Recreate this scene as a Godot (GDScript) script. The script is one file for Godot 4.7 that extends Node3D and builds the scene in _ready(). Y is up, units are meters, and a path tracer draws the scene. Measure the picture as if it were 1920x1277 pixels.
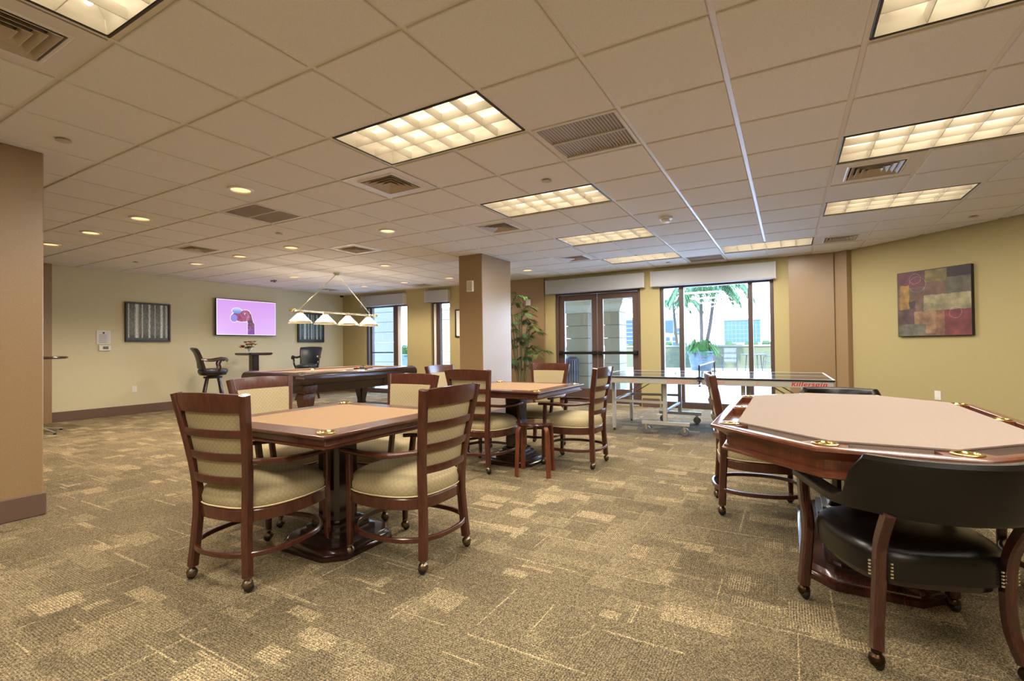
extends Node3D
# A games lounge: card tables, poker table, pool table, table tennis, ceiling grid, terrace outside.
# Metres, y up, floor at y = 0, ceiling at CEIL. The ceiling grid has cells of TILE, cell (i, j) spans gx(i)..gx(i+1), gz(j)..gz(j+1).

const TILE := 0.6096
const CEIL := 2.601
const WALL_X := -10.55
const WALL_Z := -9.2
const SKEW := 9.97          # the slanting wall stands where x - z = SKEW

var M := {}
var names := {}
var rng := RandomNumberGenerator.new()
var cam: Camera3D

# ------------------------------------------------------------------ mesh building
class MB:
	var v := PackedVector3Array()
	func tri(a, b, c):
		v.append(a); v.append(b); v.append(c)
	func quad(a, b, c, d):
		tri(a, b, c); tri(a, c, d)
	# turn the triangles added since n so that they face outwards
	func orient(n):
		var mid := Vector3.ZERO
		for k in range(n, v.size()): mid += v[k]
		mid /= maxf(1.0, v.size() - n)
		var vol := 0.0
		for k in range(n, v.size(), 3): vol += (v[k] - mid).dot((v[k + 1] - mid).cross(v[k + 2] - mid))
		if vol < 0.0:
			for k in range(n, v.size(), 3):
				var t = v[k + 1]; v[k + 1] = v[k + 2]; v[k + 2] = t
	func loft(rings, cap0 = true, cap1 = true, closed = true, ring_loop = false):
		var n0 = v.size()
		var m = rings[0].size()
		var last = m if closed else m - 1
		var rows = rings.size() if ring_loop else rings.size() - 1
		for k in rows:
			var A = rings[k]; var B = rings[(k + 1) % rings.size()]
			for i in last:
				var j = (i + 1) % m
				if A[i].distance_squared_to(A[j]) > 1e-12: tri(A[i], A[j], B[j])
				if B[i].distance_squared_to(B[j]) > 1e-12: tri(A[i], B[j], B[i])
		if cap0: cap(rings[0], true)
		if cap1: cap(rings[-1], false)
		orient(n0)
	func cap(r, rev):
		var c := Vector3.ZERO
		for p in r: c += p
		c /= r.size()
		for i in r.size():
			var j = (i + 1) % r.size()
			if rev: tri(c, r[j], r[i])
			else: tri(c, r[i], r[j])
	func box(c, s, bv = 0.0, b = Basis()):
		var h = s * 0.5
		var n0 = v.size()
		if bv <= 0.0:
			var r0 = []; var r1 = []
			for q in [[-1, -1], [1, -1], [1, 1], [-1, 1]]:
				r0.append(c + b * Vector3(q[0] * h.x, -h.y, q[1] * h.z)); r1.append(c + b * Vector3(q[0] * h.x, h.y, q[1] * h.z))
			quad(r0[0], r0[1], r0[2], r0[3]); quad(r1[3], r1[2], r1[1], r1[0])
			for i in 4: quad(r0[(i + 1) % 4], r0[i], r1[i], r1[(i + 1) % 4])
			orient(n0)
			return
		bv = minf(bv, minf(h.x, minf(h.y, h.z)) * 0.9)
		var rings = []
		for q in [[-h.y, bv], [-h.y + bv, 0.0], [h.y - bv, 0.0], [h.y, bv]]:
			var X = h.x - q[1]; var Z = h.z - q[1]; var e = bv if q[1] == 0.0 else bv * 0.4
			var r = []
			for p in [[-X + e, -Z], [X - e, -Z], [X, -Z + e], [X, Z - e], [X - e, Z], [-X + e, Z], [-X, Z - e], [-X, -Z + e]]:
				r.append(c + b * Vector3(p[0], q[0], p[1]))
			rings.append(r)
		loft(rings)
	# prof: Vector2 list; x runs along the part of ref across the path, y along path x that
	func sweep(path, prof, ref, scales = [], closed = false):
		var rings = []
		var n = path.size()
		for k in n:
			var t: Vector3
			if closed: t = path[(k + 1) % n] - path[(k + n - 1) % n]
			else: t = path[mini(k + 1, n - 1)] - path[maxi(k - 1, 0)]
			t = t.normalized()
			var rf = ref[k] if ref is Array else ref
			var n1 = (rf - t * rf.dot(t)).normalized()
			var n2 = t.cross(n1)
			var s = Vector2.ONE if scales.is_empty() else scales[k]
			var r = []
			for p in prof: r.append(path[k] + n1 * p.x * s.x + n2 * p.y * s.y)
			rings.append(r)
		loft(rings, not closed, not closed, true, closed)
	func tube(path, r, seg = 8, closed = false):
		var prof = []
		for k in seg: prof.append(Vector2(cos(TAU * k / seg), sin(TAU * k / seg)))
		var sc = []
		for k in path.size():
			var rr = r[k] if r is Array else r
			sc.append(Vector2(rr, rr))
		var d = (path[-1] - path[0]).normalized() if not closed else Vector3.UP
		var ref = Vector3(0.31, 0.17, 0.94) if absf(d.dot(Vector3(0.31, 0.17, 0.94))) < 0.8 else Vector3(0.9, 0.4, -0.1)
		if closed: ref = Vector3.UP
		sweep(path, prof, ref, sc, closed)
	func lathe(prof, seg = 16, o = Vector3.ZERO, b = Basis()):
		var rings = []
		for p in prof:
			var r = []
			for k in seg: r.append(o + b * Vector3(cos(TAU * k / seg) * p[0], p[1], sin(TAU * k / seg) * p[0]))
			rings.append(r)
		loft(rings)
	func ball(c, r, seg = 10, sq = Vector3.ONE):
		var rings = []
		for a in range(1, seg / 2):
			var th = PI * a / (seg / 2)
			var ring = []
			for k in seg: ring.append(c + Vector3(cos(TAU * k / seg) * sin(th), cos(th), sin(TAU * k / seg) * sin(th)) * r * sq)
			rings.append(ring)
		loft(rings)
	func prism(poly, y0, y1):
		var n0 = v.size()
		var ix = Geometry2D.triangulate_polygon(PackedVector2Array(poly))
		var P = func(p, y): return Vector3(p.x, y, p.y)
		for k in range(0, ix.size(), 3):
			tri(P.call(poly[ix[k]], y1), P.call(poly[ix[k + 1]], y1), P.call(poly[ix[k + 2]], y1))
			tri(P.call(poly[ix[k]], y0), P.call(poly[ix[k + 2]], y0), P.call(poly[ix[k + 1]], y0))
		var top = v.size()
		if top > n0:
			var nn = (v[n0 + 1] - v[n0]).cross(v[n0 + 2] - v[n0])
			if nn.y < 0.0:
				for k in range(n0, top, 3):
					var t = v[k + 1]; v[k + 1] = v[k + 2]; v[k + 2] = t
		for i in poly.size():
			var a = poly[i]; var c = poly[(i + 1) % poly.size()]
			var m0 = v.size()
			quad(P.call(a, y0), P.call(c, y0), P.call(c, y1), P.call(a, y1))
			var cw = Geometry2D.is_polygon_clockwise(PackedVector2Array(poly))
			var nn = (v[m0 + 1] - v[m0]).cross(v[m0 + 2] - v[m0])
			var e = c - a
			var outw = Vector3(e.y, 0, -e.x)
			# sample a point just off the edge's middle to learn which side is inside
			var mid = (a + c) * 0.5 + Vector2(outw.x, outw.z).normalized() * 0.0005
			if Geometry2D.is_point_in_polygon(mid, PackedVector2Array(poly)): outw = -outw
			if nn.dot(outw) < 0.0:
				for k in range(m0, v.size(), 3):
					var t = v[k + 1]; v[k + 1] = v[k + 2]; v[k + 2] = t
	func mesh():
		var n = v.size()
		var fn := PackedVector3Array(); fn.resize(n / 3)
		var at := {}
		for t in n / 3:
			fn[t] = (v[t * 3 + 1] - v[t * 3]).cross(v[t * 3 + 2] - v[t * 3])
			for k in 3:
				var key = Vector3i((v[t * 3 + k] * 8000.0).round())
				if at.has(key): at[key].append(t)
				else: at[key] = [t]
		var V := PackedVector3Array(); V.resize(n)
		var N := PackedVector3Array(); N.resize(n)
		for t in n / 3:
			var u = fn[t].normalized()
			for k in 3:
				var s := Vector3.ZERO
				for o in at[Vector3i((v[t * 3 + k] * 8000.0).round())]:
					if fn[o].normalized().dot(u) > 0.78: s += fn[o]
				if s.length_squared() < 1e-24: s = u
				var w = t * 3 + [0, 2, 1][k]
				V[w] = v[t * 3 + k]
				N[w] = s.normalized()
		var a = []; a.resize(Mesh.ARRAY_MAX)
		a[Mesh.ARRAY_VERTEX] = V; a[Mesh.ARRAY_NORMAL] = N
		var am := ArrayMesh.new()
		am.add_surface_from_arrays(Mesh.PRIMITIVE_TRIANGLES, a)
		return am

func inst(called, mesh, mat, parent = self):
	var o := MeshInstance3D.new()
	o.name = numbered(called) if parent == self else called
	o.mesh = mesh
	o.material_override = mat
	parent.add_child(o, true)
	return o
func obj(called, mb, mat, parent = self): return inst(called, mb.mesh(), mat, parent)
func bx(called, c, s, mat, parent = self, bv = 0.0, b = Basis()):
	var m := MB.new(); m.box(c, s, bv, b)
	return obj(called, m, mat, parent)
func numbered(called):
	if not names.has(called):
		names[called] = 0
		return called
	names[called] += 1
	return "%s_%03d" % [called, names[called]]
func tag(o, label, category, group = ""):
	o.set_meta("label", label); o.set_meta("category", category)
	if group: o.set_meta("group", group)
	return o
func thing(called, label, category, at = Vector3.ZERO, turn = 0.0, group = ""):
	var o := Node3D.new(); o.name = numbered(called); add_child(o)
	o.position = at; o.rotation.y = deg_to_rad(turn)
	return tag(o, label, category, group)
func dup(src, label, at, turn, group = ""):
	var o = src.duplicate(); o.name = numbered(String(src.name)); add_child(o)
	o.position = at; o.rotation.y = deg_to_rad(turn)
	return tag(o, label, src.get_meta("category"), group)
func struct(o):
	o.set_meta("kind", "structure")
	return o
func holder(called):
	var o := Node3D.new(); o.name = called; add_child(o)
	return struct(o)
func V3(x, y, z): return Vector3(x, y, z)
func gx(i): return (i - 1.43713) * TILE
func gz(j): return -(j + 3.69021) * TILE
func rect(w, h, c = 0.2):      # chamfered section
	var x = w / 2; var y = h / 2; var e = minf(w, h) * c
	return [Vector2(x - e, -y), Vector2(x, -y + e), Vector2(x, y - e), Vector2(x - e, y), Vector2(-x + e, y), Vector2(-x, y - e), Vector2(-x, -y + e), Vector2(-x + e, -y)]
func sring(a, b, n, y, seg = 32, taper = 0.0):
	var r = []
	for k in seg:
		var t = TAU * k / seg
		var z = signf(sin(t)) * pow(absf(sin(t)), 2.0 / n) * b
		var x = signf(cos(t)) * pow(absf(cos(t)), 2.0 / n) * a * (1.0 - taper * maxf(0.0, z / b))
		r.append(Vector3(x, y, z))
	return r
func sq(h, y, e = 0.004, hz = -1.0):      # square ring with small corner cuts
	if hz < 0.0: hz = h
	return [V3(h - e, y, -hz), V3(h, y, -hz + e), V3(h, y, hz - e), V3(h - e, y, hz), V3(-h + e, y, hz), V3(-h, y, hz - e), V3(-h, y, -hz + e), V3(-h + e, y, -hz)]
func smooth_path(pts, n = 4):
	var c := Curve3D.new()
	for k in pts.size():
		var d = (pts[mini(k + 1, pts.size() - 1)] - pts[maxi(k - 1, 0)]) / 6.0
		c.add_point(pts[k], -d, d)
	var out = []
	for k in (pts.size() - 1) * n + 1: out.append(c.samplef(float(k) / n))
	return out

# ------------------------------------------------------------------ materials
func tex(w, h, f):
	var im := Image.create(w, h, false, Image.FORMAT_RGB8)
	for y in h:
		for x in w: im.set_pixel(x, y, f.call(x, y))
	return ImageTexture.create_from_image(im)
func mat(called, color, rough = 0.6, o := {}):
	var m := StandardMaterial3D.new()
	m.resource_name = called; m.albedo_color = color; m.roughness = rough
	for k in o: m.set(k, o[k])
	if o.has("uv1_scale"): m.uv1_triplanar = true
	M[called] = m
	return m
func grey(v): return Color(v, v, v)
func noise(seed_, freq, oct = 3):
	var n := FastNoiseLite.new(); n.seed = seed_; n.frequency = freq; n.fractal_octaves = oct
	n.noise_type = FastNoiseLite.TYPE_SIMPLEX_SMOOTH
	return n
func sc(s): return Vector3(s, s, s)

func carpet_texture():
	var N := 2048
	var kinds = []
	# base tone, row depth, row direction
	for k in [[0.94, 0.22, 0], [0.89, 0.20, 1], [1.27, 0.26, 0], [1.24, 0.30, 1], [1.05, 0.20, 0], [0.85, 0.16, 0], [1.13, 0.34, 1]]:
		var im := Image.create(384, 384, false, Image.FORMAT_RGB8)
		var grain := PackedFloat32Array(); grain.resize(192 * 192)
		for q in grain.size(): grain[q] = rng.randf_range(-0.34, 0.32)
		for y in 384:
			for x in 384:
				var c = y if k[2] == 0 else x
				var along = x if k[2] == 0 else y
				var row = c / 6
				var tuft = 0.5 + 0.5 * sin(along * 0.9 + row * 2.4)
				var s = k[0] * (1.0 - k[1] * (1.0 if c % 6 < 2 else 0.0) - 0.10 * tuft + grain[(y / 2) * 192 + x / 2] + rng.randf_range(-0.12, 0.12))
				im.set_pixel(x, y, Color(0.545 * s, 0.488 * s, 0.38 * s))
		kinds.append(im)
	var out := Image.create(N, N, false, Image.FORMAT_RGB8)
	for a in range(0, N, 384):
		for b in range(0, N, 384): out.blit_rect(kinds[0], Rect2i(0, 0, 384, 384), Vector2i(a, b))
	var mask := Image.create(384, 384, false, Image.FORMAT_RGBA8)
	for y in 192:
		for x in 192:
			if rng.randf() < 0.82: mask.fill_rect(Rect2i(x * 2, y * 2, 2, 2), Color.WHITE)
	var put = func(kind, w, h, x, y):
		for dx in [0, -N]:
			for dy in [0, -N]: out.blit_rect_mask(kinds[kind], mask, Rect2i(rng.randi_range(0, 60) / 6 * 6, rng.randi_range(0, 60) / 6 * 6, w, h), Vector2i(x + dx, y + dy))
	for n in 620:
		var kind = [1, 4, 0, 5, 2, 4, 0, 3, 6, 0, 2][n % 11]
		var big = 0.55 if kind in [2, 3, 6] else 1.0
		put.call(kind, int(rng.randi_range(50, 300) * big), int(rng.randi_range(40, 190) * big), rng.randi_range(0, N - 1), rng.randi_range(0, N - 1))
	for n in 60: put.call(2, rng.randi_range(60, 300), rng.randi_range(5, 9), rng.randi_range(0, N - 1), rng.randi_range(0, N - 1))
	for n in 30: put.call(3, rng.randi_range(5, 9), rng.randi_range(60, 260), rng.randi_range(0, N - 1), rng.randi_range(0, N - 1))
	for n in 16:                        # loose arcs woven among the patches
		var c = Vector2(rng.randi_range(0, N), rng.randi_range(0, N)); var r = rng.randf_range(50, 120); var a0 = rng.randf() * TAU
		for k in 70:
			var p = c + Vector2.from_angle(a0 + k * 0.045) * r
			out.blit_rect(kinds[4], Rect2i(k * 3, 20, 5, 5), Vector2i(int(p.x), int(p.y)))
	return ImageTexture.create_from_image(out)

func materials():
	rng.seed = 7
	var nz = noise(3, 0.9, 2)
	var bump = tex(256, 256, func(_x, _y): return grey(rng.randf()))
	var n2 = noise(11, 0.02, 4)
	var soft = tex(256, 256, func(x, y): return grey(0.5 + 0.5 * n2.get_noise_2d(128 - absi(x - 128), 128 - absi(y - 128))))
	# wood: streaks along the second axis, mirrored so that it repeats
	var ng = noise(5, 0.11, 3)
	var nh = noise(6, 0.03, 2)
	var wood = tex(256, 256, func(x, y):
		var X = 128 - absi(x - 128); var Y = 128 - absi(y - 128)
		var s = 1.0 + 0.22 * ng.get_noise_2d(X * 1.6, Y * 0.12) + 0.18 * nh.get_noise_2d(X, Y * 0.4) + rng.randf_range(-0.03, 0.03)
		return Color(0.70 * s, 0.70 * s, 0.70 * s))
	mat("cherry", Color(0.435, 0.225, 0.158), 0.28, {"albedo_texture": wood, "uv1_scale": sc(3.0), "clearcoat_enabled": true, "clearcoat": 0.35, "clearcoat_roughness": 0.15})
	mat("dark_cherry", Color(0.36, 0.175, 0.13), 0.25, {"albedo_texture": wood, "uv1_scale": sc(3.0), "clearcoat_enabled": true, "clearcoat": 0.5, "clearcoat_roughness": 0.1})
	mat("espresso", Color(0.24, 0.13, 0.105), 0.25, {"albedo_texture": wood, "uv1_scale": sc(3.0), "clearcoat_enabled": true, "clearcoat": 0.5, "clearcoat_roughness": 0.12})
	mat("warm_rail", Color(0.56, 0.31, 0.20), 0.28, {"albedo_texture": wood, "uv1_scale": sc(3.0), "clearcoat_enabled": true, "clearcoat": 0.4, "clearcoat_roughness": 0.12})
	mat("stool_wood", Color(0.60, 0.31, 0.185), 0.35, {"albedo_texture": wood, "uv1_scale": sc(4.0)})
	mat("carpet", Color(1, 1, 1), 0.95, {"albedo_texture": carpet_texture(), "uv1_scale": sc(1.0 / 3.6576), "uv1_world_triplanar": true, "metallic_specular": 0.15, "heightmap_enabled": true, "heightmap_texture": bump, "heightmap_scale": 0.25})
	var tilet = tex(256, 256, func(_x, _y): return grey(0.93 + rng.randf_range(-0.07, 0.07)))
	mat("ceiling_tile", Color(0.94, 0.915, 0.885), 0.9, {"albedo_texture": tilet, "uv1_scale": sc(3.3), "uv1_world_triplanar": true, "metallic_specular": 0.2})
	mat("grid_white", Color(0.86, 0.83, 0.79), 0.38)
	mat("panel_white", Color(0.84, 0.81, 0.78), 0.45)
	mat("vent_tan", Color(0.74, 0.68, 0.60), 0.5)
	var paint = tex(256, 256, func(x, y): return grey(0.95 + 0.05 * nz.get_noise_2d(x, y) + rng.randf_range(-0.03, 0.03)))
	mat("wall_yellow", Color(0.70, 0.64, 0.45), 0.75, {"albedo_texture": paint, "uv1_scale": sc(1.7), "uv1_world_triplanar": true})
	mat("wall_olive", Color(0.83, 0.80, 0.67), 0.75, {"albedo_texture": paint, "uv1_scale": sc(1.7), "uv1_world_triplanar": true})
	var weave = tex(128, 128, func(x, y): return grey(0.90 + 0.05 * sin(x * TAU / 4.0) * sin(y * TAU / 4.0) + rng.randf_range(-0.07, 0.07)))
	mat("wall_tan", Color(0.635, 0.52, 0.375), 0.33, {"metallic_specular": 0.6, "albedo_texture": weave, "uv1_scale": sc(4.0), "uv1_world_triplanar": true})
	mat("baseboard", Color(0.41, 0.315, 0.265), 0.5, {"albedo_texture": paint, "uv1_scale": sc(2.0)})
	var fab = tex(128, 128, func(x, y):
		var a = absf(sin((x + y) * PI / 32.0)) * absf(sin((x - y) * PI / 32.0))
		return grey(0.86 + 0.10 * a + rng.randf_range(-0.05, 0.05)))
	mat("upholstery", Color(0.73, 0.665, 0.52), 0.85, {"albedo_texture": fab, "uv1_scale": sc(9.0), "metallic_specular": 0.25})
	mat("piping", Color(0.84, 0.78, 0.62), 0.8)
	var feltt = tex(128, 128, func(_x, _y): return grey(0.94 + rng.randf_range(-0.06, 0.06)))
	mat("felt_tan", Color(0.605, 0.495, 0.385), 0.92, {"albedo_texture": feltt, "uv1_scale": sc(6.0), "metallic_specular": 0.15})
	mat("felt_pale", Color(0.605, 0.545, 0.50), 0.9, {"albedo_texture": feltt, "uv1_scale": sc(6.0), "metallic_specular": 0.2})
	mat("pool_cloth", Color(0.58, 0.49, 0.42), 0.92, {"albedo_texture": feltt, "uv1_scale": sc(6.0), "metallic_specular": 0.15})
	mat("leather", Color(0.062, 0.049, 0.042), 0.27, {"clearcoat_enabled": true, "clearcoat": 0.15, "clearcoat_roughness": 0.25, "metallic_specular": 0.4, "heightmap_enabled": true, "heightmap_texture": bump, "heightmap_scale": 0.05, "uv1_scale": sc(5.0)})
	mat("blue_leather", Color(0.13, 0.16, 0.19), 0.32)
	mat("brass", Color(0.80, 0.69, 0.40), 0.2, {"metallic": 1.0})
	mat("pale_brass", Color(0.90, 0.87, 0.77), 0.22, {"metallic": 0.9})
	mat("nickel", Color(0.50, 0.44, 0.37), 0.28, {"metallic": 1.0})
	mat("bronze", Color(0.24, 0.17, 0.11), 0.32, {"metallic": 0.9})
	mat("chrome", Color(0.85, 0.85, 0.85), 0.12, {"metallic": 1.0})
	mat("black", Color(0.055, 0.05, 0.05), 0.4)
	mat("rubber", Color(0.09, 0.09, 0.09), 0.6)
	mat("door_brown", Color(0.335, 0.25, 0.215), 0.45)
	mat("window_bronze", Color(0.29, 0.23, 0.21), 0.4)
	mat("white_trim", Color(0.87, 0.86, 0.84), 0.5)
	mat("shade_grey", Color(0.66, 0.66, 0.67), 0.7)
	mat("plastic_white", Color(0.88, 0.87, 0.84), 0.4)
	mat("plastic_grey", Color(0.40, 0.41, 0.42), 0.4)
	mat("glass", Color(0.25, 0.30, 0.30, 0.012), 0.02, {"transparency": BaseMaterial3D.TRANSPARENCY_ALPHA})
	mat("tube_glow", Color(1, 0.97, 0.9), 0.5, {"emission_enabled": true, "emission": Color(1.0, 0.955, 0.87), "emission_energy_multiplier": 4.5})
	mat("reflector", Color(0.93, 0.905, 0.85), 0.5)
	mat("louver", Color(0.91, 0.885, 0.83), 0.4)
	mat("can_glow", Color(1, 0.85, 0.65), 0.5, {"emission_enabled": true, "emission": Color(1.0, 0.80, 0.55), "emission_energy_multiplier": 1.5})
	mat("shade_glass", Color(0.97, 0.95, 0.88), 0.3, {"emission_enabled": true, "emission": Color(1.0, 0.96, 0.86), "emission_energy_multiplier": 1.0})
	mat("frame_black", Color(0.10, 0.085, 0.08), 0.35)
	mat("tennis_top", Color(0.15, 0.165, 0.19), 0.12)
	mat("silver", Color(0.74, 0.73, 0.70), 0.42, {"metallic": 0.35})
	mat("white_line", Color(0.9, 0.9, 0.9), 0.4)
	mat("red_print", Color(0.78, 0.09, 0.13), 0.5)
	mat("faint_print", Color(0.86, 0.52, 0.50), 0.5)
	mat("leaf", Color(0.20, 0.33, 0.155), 0.5, {"backlight_enabled": true, "backlight": Color(0.10, 0.16, 0.05)})
	mat("leaf_olive", Color(0.36, 0.43, 0.22), 0.5, {"backlight_enabled": true, "backlight": Color(0.12, 0.16, 0.05)})
	mat("stem", Color(0.42, 0.40, 0.26), 0.6)
	mat("pot_brown", Color(0.33, 0.24, 0.17), 0.6)
	mat("soil", Color(0.14, 0.10, 0.07), 0.95)
	mat("petal_rust", Color(0.62, 0.27, 0.10), 0.6)
	mat("petal_gold", Color(0.70, 0.45, 0.16), 0.6)
	mat("vase", Color(0.85, 0.90, 0.90, 0.25), 0.05, {"transparency": BaseMaterial3D.TRANSPARENCY_ALPHA})
	# terrace and town
	mat("terrace", Color(0.90, 0.89, 0.88), 0.7, {"albedo_texture": paint, "uv1_scale": sc(0.8), "uv1_world_triplanar": true})
	mat("parapet", Color(0.25, 0.27, 0.18), 0.85, {"albedo_texture": paint, "uv1_scale": sc(0.8), "uv1_world_triplanar": true})
	mat("coping", Color(0.34, 0.34, 0.29), 0.8)
	mat("stone", Color(0.50, 0.455, 0.36), 0.85, {"albedo_texture": paint, "uv1_scale": sc(0.9), "uv1_world_triplanar": true})
	mat("stone_pale", Color(0.60, 0.56, 0.47), 0.85, {"albedo_texture": paint, "uv1_scale": sc(0.9), "uv1_world_triplanar": true})
	mat("porch_wall", Color(0.27, 0.30, 0.30), 0.85, {"albedo_texture": paint, "uv1_scale": sc(0.9), "uv1_world_triplanar": true})
	mat("planter", Color(0.16, 0.25, 0.29), 0.6)
	mat("fern", Color(0.06, 0.26, 0.03), 0.6, {"backlight_enabled": true, "backlight": Color(0.06, 0.16, 0.03)})
	mat("palm_leaf", Color(0.06, 0.23, 0.05), 0.6, {"backlight_enabled": true, "backlight": Color(0.05, 0.14, 0.05)})
	mat("trunk", Color(0.17, 0.15, 0.125), 0.8)
	mat("sling", Color(0.26, 0.28, 0.25), 0.7)
	mat("patio_metal", Color(0.11, 0.12, 0.14), 0.5)
	mat("tower_pale", Color(0.36, 0.38, 0.39), 0.8)
	mat("tower_glass", Color(0.11, 0.25, 0.33), 0.3)
	mat("tower_blue", Color(0.34, 0.38, 0.41), 0.8)
	mat("tower_window", Color(0.06, 0.19, 0.32), 0.3)
	mat("far_tree", Color(0.12, 0.22, 0.10), 0.9)
	mat("bin", Color(0.20, 0.17, 0.18), 0.5)
	mat("red_paint", Color(0.75, 0.12, 0.14), 0.6)

# ------------------------------------------------------------------ scene
func _ready():
	# camera
	cam = Camera3D.new(); cam.name = "camera"
	cam.fov = rad_to_deg(2.0 * atan(638.5 / 908.66)); cam.near = 0.05; cam.far = 600.0
	cam.position = V3(0, 1.165, 0)
	cam.rotation = V3(0.01212, 0.51806, -0.01132)
	add_child(cam)
	# sky
	var e := Environment.new()
	e.tonemap_mode = Environment.TONE_MAPPER_LINEAR
	e.tonemap_exposure = 1.07
	e.sdfgi_enabled = true; e.ssao_enabled = true; e.ssil_enabled = true
	e.background_mode = Environment.BG_SKY
	e.background_energy_multiplier = 16.0
	var sm := ProceduralSkyMaterial.new()
	sm.sky_top_color = Color(0.55, 0.74, 1.0); sm.sky_horizon_color = Color(0.86, 0.94, 1.0)
	sm.ground_bottom_color = Color(0.55, 0.58, 0.6); sm.ground_horizon_color = Color(0.75, 0.8, 0.82)
	e.sky = Sky.new(); e.sky.sky_material = sm
	var we := WorldEnvironment.new(); we.name = "environment"; we.environment = e
	add_child(we)
	# sun, high and behind the building
	var sun := DirectionalLight3D.new(); sun.name = "sun"
	sun.light_color = Color(1.0, 0.99, 0.97); sun.light_energy = 6.0; sun.light_angular_distance = 0.6; sun.shadow_enabled = true
	add_child(sun)
	sun.look_at_from_position(V3(12, 40, 22), V3(0, 0, -12))
	materials()
	shell()
	ceiling()
	openings()
	furniture()
	games()
	wall_things()
	outside()

func lamp_area(parent, at, size, energy, color):
	var l := AreaLight3D.new(); l.name = "light"
	l.area_size = size; l.light_energy = energy; l.light_color = color
	l.area_range = 14.0; l.shadow_enabled = true
	parent.add_child(l); l.position = at; l.rotation.x = -PI / 2
func lamp_spot(parent, at, energy, color, angle, size = 0.05):
	var l := SpotLight3D.new(); l.name = "light"
	l.light_energy = energy; l.light_color = color; l.spot_angle = angle; l.spot_angle_attenuation = 0.6; l.light_size = size
	l.spot_range = 12.0; l.spot_attenuation = 2.0; l.shadow_enabled = true
	parent.add_child(l); l.position = at; l.rotation.x = -PI / 2
func in_view(p, margin = 0.06):
	var q = cam.transform.affine_inverse() * p
	if q.z > -0.2: return false
	var t = tan(deg_to_rad(cam.fov) / 2.0)
	return absf(q.x / -q.z) < t * (1920.0 / 1277.0) * (1.0 + margin) and absf(q.y / -q.z) < t * (1.0 + margin)

# ------------------------------------------------------------------ room shell
func shell():
	var fl = struct(bx("floor", V3(-3.03, -0.06, -3.3), V3(15.6, 0.12, 12.3), M.carpet))
	fl.set_meta("label", "brown and beige patterned commercial carpet")
	struct(bx("wall_left", V3(WALL_X - 0.125, 1.45, -3.3), V3(0.25, 3.0, 12.3), M.wall_olive))
	struct(bx("wall_side", V3(4.625, 1.45, -1.4), V3(0.25, 3.0, 8.6), M.wall_yellow))
	struct(bx("wall_front", V3(-3.03, 1.45, 2.725), V3(15.2, 3.0, 0.25), M.wall_olive))
	struct(bx("wall_right", V3(2.66 + 0.0884, 1.45, -7.31 - 0.0884), V3(5.5, 3.0, 0.25), M.wall_yellow, self, 0.0, Basis(Vector3.UP, -PI / 4)))
	# window wall: full-height piers between the openings and a header over them
	var m := MB.new()
	for s in [[-10.8, -9.72], [-8.25, -7.49], [-6.93, -4.21], [-2.43, -2.07], [-0.20, 1.1]]:
		m.box(V3((s[0] + s[1]) / 2, 1.12, -9.325), V3(s[1] - s[0], 2.26, 0.25))
	m.box(V3(-4.85, 2.6, -9.325), V3(11.9, 0.7, 0.25))
	struct(obj("wall_back", m, M.wall_yellow))
	# tan wall coverings and the corner pilaster
	struct(bx("trim_1", V3(0.33, 1.3, -9.19), V3(0.62, 2.6, 0.03), M.wall_tan))
	m = MB.new(); m.prism([Vector2(0.645, -9.2), Vector2(0.80, -9.06), Vector2(0.885, -9.115), Vector2(0.93, -9.2)], 0.0, 2.6)
	struct(obj("trim_2", m, M.wall_tan))
	struct(bx("trim_3", V3(-5.05, 1.3, -9.17), V3(1.24, 2.6, 0.07), M.wall_tan))
	struct(bx("trim_4", V3(-10.5, 1.3, -2.9), V3(0.14, 2.6, 0.5), M.wall_tan))
	# free-standing column, and the end of a partition beside the camera
	var col = holder("wall_column")
	bx("shaft", V3(-4.28, 1.3, -6.66), V3(0.44, 2.602, 0.88), M.wall_tan, col, 0.008)
	bx("baseboard", V3(-4.28, 0.08, -6.66), V3(0.465, 0.16, 0.905), M.baseboard, col, 0.006)
	var pil = holder("wall_partition")
	bx("face", V3(-4.9, 1.3, -0.18), V3(0.5, 2.602, 2.36), M.wall_tan, pil, 0.008)
	bx("baseboard", V3(-4.9, 0.08, -0.18), V3(0.525, 0.16, 2.385), M.baseboard, pil, 0.006)
	# baseboards
	m = MB.new(); m.box(V3(WALL_X + 0.011, 0.08, -6.18), V3(0.022, 0.16, 6.05), 0.005)
	struct(obj("baseboard_left", m, M.baseboard))
	m = MB.new()
	for s in [[-10.53, -9.75], [-8.22, -7.52], [-6.9, -5.7], [-4.42, -4.24], [-2.41, -2.09], [-0.18, 0.01]]:
		m.box(V3((s[0] + s[1]) / 2, 0.08, WALL_Z + 0.011), V3(s[1] - s[0], 0.16, 0.022), 0.005)
	struct(obj("baseboard_back", m, M.baseboard))
	struct(bx("baseboard_right", V3(2.70 - 0.0078, 0.08, -7.27 + 0.0078), V3(5.0, 0.16, 0.022), M.baseboard, self, 0.005, Basis(Vector3.UP, -PI / 4)))

func room_poly(): return PackedVector2Array([Vector2(WALL_X, WALL_Z), Vector2(0.77, WALL_Z), Vector2(4.5, -5.47), Vector2(4.5, 2.6), Vector2(WALL_X, 2.6)])

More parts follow.
